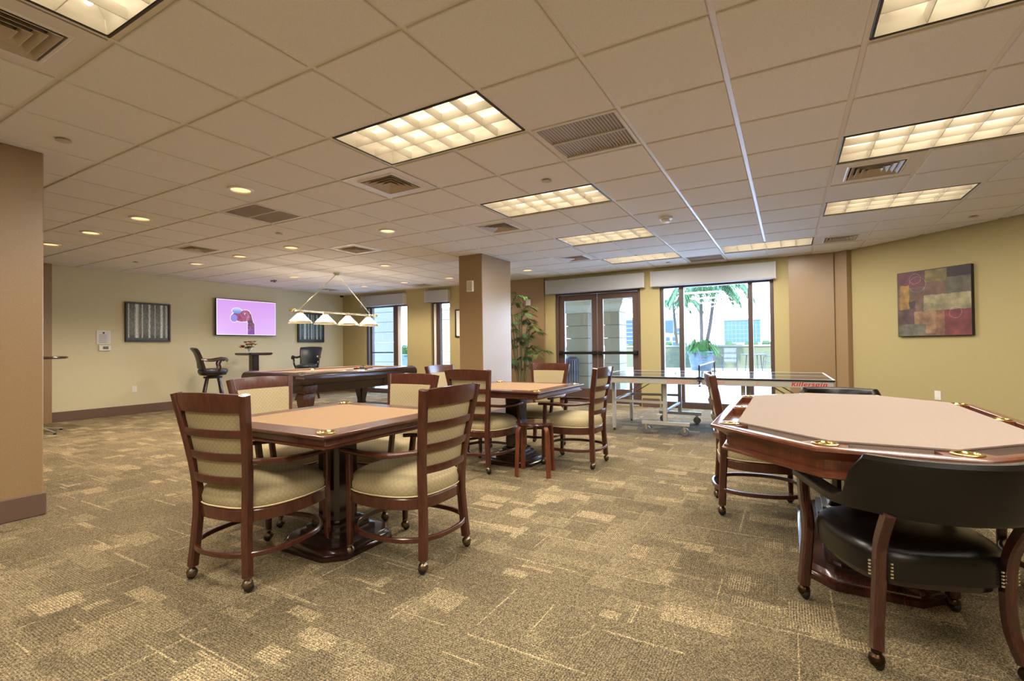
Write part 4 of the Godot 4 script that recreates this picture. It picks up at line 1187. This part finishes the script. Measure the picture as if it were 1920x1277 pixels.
func pub_table():
	var t = thing("bar_table", "tall dark square bar table under the television", "bar table", V3(-9.88, 0, -6.24))
	var m := MB.new(); m.loft([sq(0.23, 1.035, 0.03), sq(0.255, 1.045, 0.03), sq(0.27, 1.06, 0.03), sq(0.27, 1.08, 0.03), sq(0.26, 1.092, 0.03)]); obj("table_top", m, M.espresso, t)
	m = MB.new(); m.loft([sq(0.075, 0.09, 0.015), sq(0.075, 1.035, 0.015)]); obj("post", m, M.espresso, t)
	m = MB.new(); m.loft([sq(0.29, 0.0, 0.08), sq(0.29, 0.03, 0.08), sq(0.25, 0.05, 0.07), sq(0.11, 0.075, 0.02), sq(0.095, 0.10, 0.02)]); obj("base", m, M.espresso, t)

func bar_chair(label, at, turn):
	var t = thing("bar_chair", label, "bar chair", at, turn, "leather bar chairs with arms")
	var m := MB.new(); m.lathe([[0.22, 0.715], [0.245, 0.722], [0.25, 0.745], [0.25, 0.775], [0.235, 0.795], [0.16, 0.81], [0.05, 0.815]], 28); obj("seat_cushion", m, M.blue_leather, t)
	m = MB.new(); m.lathe([[0.20, 0.675], [0.225, 0.685], [0.235, 0.715], [0.22, 0.72]], 28); obj("seat_ring", m, M.espresso, t)
	m = MB.new(); m.lathe([[0.15, 0.62], [0.16, 0.63], [0.16, 0.655], [0.10, 0.66], [0.10, 0.68]], 20); obj("swivel", m, M.black, t)
	for k in 4:
		var d = V3(1, 0, 0).rotated(Vector3.UP, PI / 4 + k * PI / 2)
		m = MB.new(); m.sweep(smooth_path([d * 0.13 + V3(0, 0.63, 0), d * 0.19 + V3(0, 0.40, 0), d * 0.275 + V3(0, 0.0, 0)]), rect(0.042, 0.042), V3(0, 1, 0).cross(d)); obj("leg", m, M.espresso, t)
	m = MB.new(); var ring = []
	for k in 32: ring.append(V3(cos(TAU * k / 32) * 0.235, 0.24, sin(TAU * k / 32) * 0.235))
	m.tube(ring, 0.014, 8, true); obj("foot_ring", m, M.nickel, t)
	# leather back with a rolled top
	m = MB.new(); var rings = []
	for k in 11:
		var u = -1.0 + k / 5.0
		var r = []
		var back = 0.055 * (1.0 - u * u)
		for q in [[0.80, 0.150, 0.19], [0.92, 0.158, 0.20], [1.04, 0.185, 0.215], [1.14, 0.225, 0.225], [1.185, 0.255, 0.23], [1.20, 0.29, 0.23], [1.185, 0.315, 0.23], [1.15, 0.30, 0.225], [1.10, 0.265, 0.22], [1.02, 0.235, 0.21], [0.92, 0.212, 0.20], [0.80, 0.20, 0.19]]: r.append(V3(u * q[2], q[0] + 0.012 * (1.0 - u * u), q[1] + back))
		rings.append(r)
	m.loft(rings); obj("padded_back", m, M.blue_leather, t)
	for s in [-1, 1]:
		m = MB.new(); m.sweep(smooth_path([V3(s * 0.195, 0.74, 0.13), V3(s * 0.205, 0.90, 0.175), V3(s * 0.23, 1.10, 0.235), V3(s * 0.235, 1.18, 0.285)]), rect(0.026, 0.05), Vector3.RIGHT); obj("back_post", m, M.espresso, t)
		m = MB.new(); m.sweep(smooth_path([V3(s * 0.225, 0.985, 0.20), V3(s * 0.265, 0.965, 0.05), V3(s * 0.272, 0.985, -0.10), V3(s * 0.272, 0.995, -0.17), V3(s * 0.272, 0.97, -0.205), V3(s * 0.272, 0.945, -0.185)]), rect(0.034, 0.05, 0.3), V3(s, 0.2, 0)); obj("armrest", m, M.espresso, t)
		m = MB.new(); m.sweep(smooth_path([V3(s * 0.270, 0.97, -0.12), V3(s * 0.272, 0.90, -0.085), V3(s * 0.262, 0.82, -0.10), V3(s * 0.235, 0.72, -0.06)]), rect(0.032, 0.036), Vector3.RIGHT); obj("arm_post", m, M.espresso, t)
		m = MB.new()
		for k in 14: m.ball(V3(s * lerpf(0.18, 0.215, k / 13.0), 0.84 + k * 0.024, lerpf(0.150, 0.226, pow(k / 13.0, 1.4))), 0.006, 6)
		obj("nail_heads", m, M.pale_brass, t).set_meta("kind", "stuff")
	return t

func flowers():
	var t = thing("flower_vase", "clear vase of rust and gold flowers on the bar table", "vase", V3(-9.86, 1.092, -6.12))
	var m := MB.new(); m.lathe([[0.045, 0.0], [0.055, 0.01], [0.062, 0.06], [0.055, 0.10], [0.058, 0.11]], 18); obj("vase", m, M.vase, t)
	rng.seed = 31
	m = MB.new()
	for k in 14:
		var a = rng.randf() * TAU; var e = V3(cos(a), 0, sin(a)) * rng.randf_range(0.03, 0.12) + V3(0, rng.randf_range(0.13, 0.24), 0)
		m.tube([V3(0, 0.02, 0), e * 0.5 + V3(0, 0.03, 0), e], 0.0025, 4)
	obj("stems", m, M.leaf, t)
	for k in 26:
		var a = rng.randf() * TAU; var c = V3(cos(a), 0, sin(a)) * rng.randf_range(0.02, 0.16) + V3(0, rng.randf_range(0.10, 0.24), 0)
		m = MB.new()
		for p in 6:
			var d = V3(cos(TAU * p / 6), 0.25, sin(TAU * p / 6)); var s = d.cross(Vector3.UP).normalized() * 0.02
			m.loft([[c, c + V3(0, 0.002, 0), c + V3(0.001, 0.001, 0)], [c + d * 0.03 - s, c + d * 0.03 + V3(0, 0.006, 0), c + d * 0.03 + s], [c + d * 0.05 - s * 0.3, c + d * 0.05 + V3(0, 0.003, 0), c + d * 0.05 + s * 0.3]])
		m.ball(c + V3(0, 0.002, 0), 0.024, 8, V3(1, 0.7, 1))
		obj("bloom", m, [M.petal_rust, M.petal_gold, M.petal_rust, M.leaf_olive][k % 4], t)
	for k in 9:
		var a = TAU * k / 9 + 0.3; var d = V3(cos(a), 0, sin(a)); var s = d.cross(Vector3.UP) * 0.018
		m = MB.new(); m.loft([[V3(0, 0.09, 0) - s * 0.3, V3(0, 0.092, 0), V3(0, 0.09, 0) + s * 0.3], [d * 0.06 + V3(0, 0.13, 0) - s, d * 0.06 + V3(0, 0.136, 0), d * 0.06 + V3(0, 0.13, 0) + s], [d * 0.12 + V3(0, 0.12, 0) - s * 0.15, d * 0.12 + V3(0, 0.122, 0), d * 0.12 + V3(0, 0.12, 0) + s * 0.15]])
		obj("leaf", m, M.leaf, t)

func far_table():
	var t = thing("high_round_table", "dark round high table on a chrome foot, half hidden by the partition", "bar table", V3(-9.30, 0, -2.62))
	var m := MB.new(); m.lathe([[0.33, 1.058], [0.352, 1.064], [0.36, 1.078], [0.352, 1.092], [0.34, 1.096]], 36); obj("table_top", m, M.espresso, t)
	m = MB.new(); m.lathe([[0.032, 0.06], [0.032, 1.058]], 14); obj("post", m, M.chrome, t)
	for k in 4:
		var d = V3(1, 0, 0).rotated(Vector3.UP, 0.35 + k * PI / 2)
		m = MB.new(); m.sweep([d * 0.02 + V3(0, 0.085, 0), d * 0.18 + V3(0, 0.06, 0), d * 0.36 + V3(0, 0.022, 0)], rect(0.035, 0.05), V3(0, 1, 0), [Vector2(1.2, 1.2), Vector2(0.9, 1), Vector2(0.5, 0.8)]); var f = obj("foot", m, M.chrome, t)
		m = MB.new(); m.lathe([[0.018, 0.0], [0.018, 0.018]], 10, d * 0.35); obj("glide", m, M.rubber, f)

# a feather leaf: rachis path with leaflets either side
func frond(path, n, ln, wd, droop, rach = 0.004):
	var m := MB.new()
	m.tube(path, rach, 5)
	for k in n:
		var f = 0.18 + 0.82 * k / float(n - 1)
		var x = f * (path.size() - 1); var i = mini(int(x), path.size() - 2)
		var p = path[i].lerp(path[i + 1], x - i)
		var tg = (path[i + 1] - path[i]).normalized()
		var side = tg.cross(Vector3.UP).normalized()
		var L = ln * (0.55 + 0.45 * sin(PI * minf(1.0, f * 0.95)))
		for s in [-1, 1]:
			var d = (side * s * 0.85 + tg * (0.45 + 0.5 * f) + V3(0, 0.15 - droop * rng.randf_range(0.3, 1.0), 0)).normalized()
			var w = d.cross(Vector3.UP).normalized() * wd
			var mid = p + d * L * 0.45 + V3(0, 0.01, 0); var tip = p + d * L + V3(0, -droop * L * 0.35, 0)
			var th = V3(0, 0.0015, 0)
			m.quad(p - w * 0.2 + th, p + w * 0.2 + th, mid + w, mid - w); m.tri(mid - w, mid + w, tip)
	return m

func palm_plant():
	var t = thing("potted_palm", "tall leafy potted palm in the corner behind the column", "plant", V3(-4.68, 0, -8.56))
	rng.seed = 44
	var m := MB.new(); m.lathe([[0.15, 0.0], [0.19, 0.02], [0.22, 0.30], [0.235, 0.34], [0.215, 0.345], [0.20, 0.31]], 24); obj("pot", m, M.pot_brown, t)
	m = MB.new(); m.lathe([[0.20, 0.30], [0.12, 0.315]], 18); obj("soil", m, M.soil, t)
	for k in 11:
		var a = TAU * k / 11 + rng.randf_range(-0.2, 0.2)
		var h = [1.0, 1.5, 1.8, 0.8, 2.0, 1.35, 1.65, 0.75, 2.1, 1.2, 1.55][k]
		var out = rng.randf_range(0.10, 0.28)
		var b0 = V3(cos(a) * 0.06, 0.30, sin(a) * 0.06)
		var top = V3(cos(a) * out, h, sin(a) * out)
		m = MB.new(); m.tube(smooth_path([b0, b0.lerp(top, 0.5) + V3(0, 0.06, 0), top]), [0.013, 0.013, 0.012, 0.012, 0.011, 0.011, 0.010, 0.009, 0.008], 6); obj("cane", m, M.stem, t)
		for q in 4:
			var aa = a + (q - 1.5) * 1.35 + rng.randf_range(-0.3, 0.3)
			var s0 = b0.lerp(top, 1.0 - q * 0.10)
			var reach = rng.randf_range(0.22, 0.36)
			var d = V3(cos(aa), 0, sin(aa))
			if (t.position + s0 + d * (reach + 0.16)).z < -9.10: d.z = absf(d.z) * 0.3; d = d.normalized()
			var p = smooth_path([s0, s0 + d * reach * 0.5 + V3(0, 0.14, 0), s0 + d * reach + V3(0, 0.13, 0)], 5)
			obj("frond", frond(p, 16, 0.23, 0.012, 0.5), [M.leaf, M.leaf, M.leaf_olive][(k + q) % 3], t)

# ------------------------------------------------------------------ terrace and town
func outside():
	var te = struct(bx("floor_terrace", V3(-8, -0.11, -17.7), V3(50, 0.2, 16.5), M.terrace))
	te.set_meta("label", "pale sunlit terrace floor outside the windows")
	var pa = holder("wall_parapet")
	bx("face", V3(-8, 0.5, -25.6), V3(50, 1.1, 0.25), M.parapet, pa); bx("coping", V3(-8, 1.08, -25.6), V3(50, 0.09, 0.36), M.coping, pa, 0.01)
	# porch piers, lintel and soffit
	var porch = holder("wall_porch")
	var k = 0
	for s in [[-5.30, -4.66, -12.3, 0.62], [-4.24, -3.80, -12.3, 0.62], [-9.72, -9.20, -12.3, 0.6], [-13.4, -11.62, -12.3, 0.3]]:
		var x = (s[0] + s[1]) / 2; var w = s[1] - s[0]; var z = s[2] - s[3] / 2
		var high = s[0] < -11.0
		for c in 9 if high else 6:
			bx("stone_block", V3(x, 0.17 + c * 0.34, z), V3(w, 0.334, s[3]), M.porch_wall if high else M.stone, porch, 0.008)
		if high: continue
		var m := MB.new(); var rings = []
		for q in [[0.0, 2.04], [0.02, 2.05], [0.02, 2.09], [0.05, 2.15], [0.10, 2.22], [0.12, 2.25], [0.12, 2.33], [0.15, 2.34], [0.15, 2.40]]: rings.append(sq(w / 2 + q[0], q[1], 0.004, s[3] / 2 + q[0]))
		m.loft(rings); var cp = obj("capital", m, M.stone_pale, porch); cp.position = V3(x, 0, z)
	bx("lintel", V3(-5.4, 2.62, -12.6), V3(4.1, 0.44, 0.62), M.stone, porch, 0.01)
	# arch springing from the last pier
	var am := MB.new(); var poly = [Vector2(-3.40, 2.84), Vector2(-3.40, 2.40)]
	for q in 9: poly.append(Vector2(-3.40 + 1.3 * (1.0 - cos(q / 8.0 * PI / 2)), 2.40 + 0.40 * sin(q / 8.0 * PI / 2)))
	poly.append(Vector2(-2.10, 2.84))
	var ap := []
	for p in poly: ap.append(Vector2(p.x, -p.y))
	am.prism(ap, -0.31, 0.31)
	var ao = obj("arch", am, M.stone, porch); ao.basis = Basis(V3(1, 0, 0), V3(0, 0, 1), V3(0, -1, 0)); ao.position = V3(0, 0, -12.6)
	bx("soffit", V3(-4.6, 2.90, -11.2), V3(5.8, 0.12, 3.5), M.stone_pale, porch)
	# litter bin by the pier
	var bn = thing("litter_bin", "dark ribbed litter bin beside the stone pier outside the door", "bin", V3(-5.05, -0.01, -12.05))
	var m := MB.new(); m.lathe([[0.16, 0.0], [0.17, 0.03], [0.17, 0.78], [0.15, 0.80]], 24); obj("liner", m, M.black, bn)
	for q in 18:
		var a = TAU * q / 18
		bx("slat", V3(cos(a) * 0.185, 0.40, sin(a) * 0.185), V3(0.02, 0.78, 0.045), M.bin, bn, 0.003, Basis(Vector3.UP, -a))
	m = MB.new(); m.lathe([[0.20, 0.79], [0.205, 0.82], [0.15, 0.87], [0.12, 0.88]], 24); obj("lid", m, M.bin, bn)
	# planter with fern and palms
	planter(V3(-3.45, -0.01, -23.4), "large blue-grey planter with bright green fern and palm trees on the terrace")
	planter(V3(-16.35, -0.01, -18.0), "blue-grey planter with fern seen through the far window")
	palm_tree("palm tree with the upright trunk rising from the planter", V3(-3.42, 0.75, -23.4), V3(0.0, 2.62, 0.0), 71)
	palm_tree("palm tree with the leaning trunk rising from the planter", V3(-3.30, 0.75, -23.4), V3(0.42, 2.75, -0.1), 72)
	palm_tree("palm tree beyond the parapet behind the window mullion", V3(-5.2, -2.0, -29.0), V3(-0.55, 5.5, 0.0), 73)
	# patio set
	var pt = thing("patio_table", "low metal patio table on the terrace", "table", V3(-1.30, -0.01, -23.2))
	m = MB.new(); m.lathe([[0.48, 0.68], [0.50, 0.69], [0.50, 0.71], [0.48, 0.72]], 28); obj("table_top", m, M.patio_metal, pt)
	for q in 4:
		var d = V3(1, 0, 0).rotated(Vector3.UP, 0.5 + q * PI / 2)
		m = MB.new(); m.tube([d * 0.3 + V3(0, 0.68, 0), d * 0.36], 0.022, 6); obj("leg", m, M.patio_metal, pt)
	var pc = patio_chair("sling patio chair with its back to the building", V3(-2.18, -0.01, -22.6), 8)
	dup(pc, "sling patio chair standing side on by the parapet", V3(-0.62, -0.01, -22.9), 100, "sling patio chairs")
	dup(pc, "sling patio chair standing before the planter", V3(-3.02, -0.01, -22.3), -80, "sling patio chairs")
	town()

func planter(at, label):
	var t = thing("planter", label, "planter", at)
	var m := MB.new(); m.lathe([[0.40, 0.0], [0.42, 0.02], [0.58, 0.78], [0.62, 0.80], [0.62, 0.86], [0.56, 0.86], [0.52, 0.78]], 28); obj("pot", m, M.planter, t)
	m = MB.new(); m.lathe([[0.53, 0.76], [0.3, 0.80]], 20); obj("soil", m, M.soil, t)
	rng.seed = 61
	for k in 70:
		var a = k * 2.4; var d = V3(cos(a), 0, sin(a)); var r = rng.randf_range(0.35, 0.85); var h = rng.randf_range(0.10, 0.55)
		var p = smooth_path([V3(0, 0.80, 0) + d * 0.15, V3(0, 0.90 + h, 0) + d * r * 0.6, V3(0, 0.80 + h * 0.5 - rng.randf_range(0.0, 0.35), 0) + d * r], 4)
		obj("fern_frond", frond(p, 20, 0.16, 0.017, 0.3, 0.006), M.fern, t)

func palm_tree(label, at, to, seed_):
	var t = thing("palm_tree", label, "palm tree", at, 0, "terrace palm trees")
	rng.seed = seed_
	var m := MB.new(); m.tube(smooth_path([Vector3.ZERO, to * 0.5 + V3(to.x * 0.12, 0, 0), to], 5), [0.09, 0.088, 0.085, 0.082, 0.08, 0.078, 0.075, 0.07, 0.068, 0.065, 0.06], 10); obj("trunk", m, M.trunk, t)
	for k in 15:
		var a = k * 2.4 + rng.randf_range(-0.2, 0.2); var d = V3(cos(a), 0, sin(a)); var up = rng.randf_range(0.15, 0.75)
		var p = smooth_path([to, to + d * 0.55 + V3(0, up, 0), to + d * 1.15 + V3(0, up * 0.75, 0), to + d * 1.6 + V3(0, up * 0.2 - 0.45, 0)], 4)
		obj("frond", frond(p, 30, 0.48, 0.024, 0.8, 0.014), M.palm_leaf, t)

func patio_chair(label, at, turn):
	var t = thing("patio_chair", label, "patio chair", at, turn, "sling patio chairs")
	var m := MB.new()
	var rings = []
	for q in [[0.42, -0.26], [0.44, -0.24], [0.40, 0.0], [0.39, 0.18], [0.44, 0.25], [0.70, 0.31], [0.95, 0.38], [1.0, 0.42]]: rings.append([V3(-0.24, q[0], q[1]), V3(0.24, q[0], q[1]), V3(0.24, q[0] - 0.008, q[1] + 0.006), V3(-0.24, q[0] - 0.008, q[1] + 0.006)])
	m.loft(rings); obj("sling", m, M.sling, t)
	for y in [[0.58, 0.285], [0.80, 0.34]]:
		m = MB.new(); m.tube([V3(-0.25, y[0], y[1] + 0.02), V3(0.25, y[0], y[1] + 0.02)], 0.012, 6); obj("cross_tube", m, M.patio_metal, t)
	for s in [-1, 1]:
		m = MB.new(); m.tube(smooth_path([V3(s * 0.255, 0.43, -0.27), V3(s * 0.255, 0.39, 0.15), V3(s * 0.255, 0.70, 0.315), V3(s * 0.255, 1.01, 0.43)]), 0.017, 6); obj("side_tube", m, M.patio_metal, t)
		m = MB.new(); m.tube([V3(s * 0.27, 0.64, 0.28), V3(s * 0.29, 0.65, -0.2), V3(s * 0.29, 0.60, -0.25), V3(s * 0.28, 0.02, -0.28), V3(s * 0.28, 0.017, 0.28), V3(s * 0.265, 0.42, 0.20)], 0.016, 6); obj("arm_tube", m, M.patio_metal, t)
	return t

func town():
	struct(bx("floor_ground", V3(-20, -12.1, -110), V3(160, 0.2, 160), M.coping))
	# hazy tower seen over the parapet
	var t = thing("office_tower", "pale office block with a grid of blue windows, beyond the parapet", "building", V3(-11.2, -12.0, -150.0))
	bx("wall", V3(0, 10, -6), V3(9.4, 20.4, 12), M.tower_pale, t)
	for r in 5:
		for c in 9: bx("window", V3(-4.1 + c * 1.02, 14.2 + r * 1.22, 0.02), V3(0.90, 1.06, 0.1), M.tower_glass, t)
	bx("roof_band", V3(0, 20.0, 0.05), V3(9.6, 0.5, 0.3), M.tower_pale, t)
	# domed hotel and neighbours behind the left pane
	t = thing("domed_hotel", "pale hotel with a rounded roof tower and blue windows, seen left of the palms", "building", V3(-31.2, -12.0, -150.0))
	bx("tower_wall", V3(0, 10.6, -3), V3(3.4, 21.4, 6), M.tower_blue, t)
	bx("wing_wall", V3(2.9, 8.6, -3), V3(2.6, 19.0, 6), M.tower_pale, t)
	var m := MB.new(); m.ball(V3(0, 21.3, -1.8), 1.7, 14, V3(1, 0.8, 1)); obj("dome", m, M.tower_blue, t)
	bx("low_wall", V3(0.6, 7.0, 1.2), V3(7.0, 18.0, 3), M.tower_pale, t)
	m = MB.new(); m.ball(V3(-0.6, 16.0, 1.2), 1.5, 12, V3(1, 0.55, 1)); obj("low_dome", m, M.tower_blue, t)
	bx("window", V3(0, 18.6, 0.05), V3(2.6, 3.6, 0.2), M.tower_window, t)
	for r in 2:
		for c in 3: bx("window", V3(-1.6 + c * 1.9, 13.9 + r * -1.5 + 1.0, 2.75), V3(1.0, 0.9, 0.2), M.tower_window, t)
	for r in 4: bx("window", V3(2.9, 13.8 + r * 1.25, 0.05), V3(2.1, 0.8, 0.2), M.tower_window, t)
	t = thing("balcony_block", "pale apartment block with bands of blue windows seen through the right door pane", "building", V3(-43.0, -12.0, -150.0))
	bx("wall", V3(0, 10.5, -4), V3(6.0, 22.4, 8), M.tower_pale, t)
	for r in 7: bx("window", V3(0.2, 12.8 + r * 1.28, 0.05), V3(5.4, 0.85, 0.2), M.tower_window, t)
	# tree line
	rng.seed = 91
	for k in 14:
		var tr = thing("distant_tree", "green tree in the line of treetops beyond the parapet", "tree", V3(-48.0 + k * 3.7, -12.0, -120.0), 0, "tree line beyond the parapet")
		m = MB.new()
		for q in 8: m.ball(V3(rng.randf_range(-1.0, 1.0), 12.6 + rng.randf_range(-0.6, 0.7), rng.randf_range(-0.6, 0.6)), rng.randf_range(0.5, 0.85), 8)
		obj("crown", m, M.far_tree, tr)
		m = MB.new(); m.tube([Vector3.ZERO, V3(0, 12.2, 0)], [0.3, 0.2], 6); obj("trunk", m, M.trunk, tr)
	var cr = thing("lattice_mast", "thin lattice mast standing on the skyline", "mast", V3(-4.3, -12.0, -140.0))
	m = MB.new()
	for s in [-1, 1]: m.tube([V3(s * 0.25, 0, 0), V3(s * 0.12, 23.2, 0)], 0.05, 5)
	obj("mast_legs", m, M.tower_window, cr)
	m = MB.new()
	for k in 19: m.tube([V3(-0.22, k * 1.2, 0), V3(0.2, k * 1.2 + 1.2, 0)], 0.03, 4)
	obj("lacing", m, M.tower_window, cr)
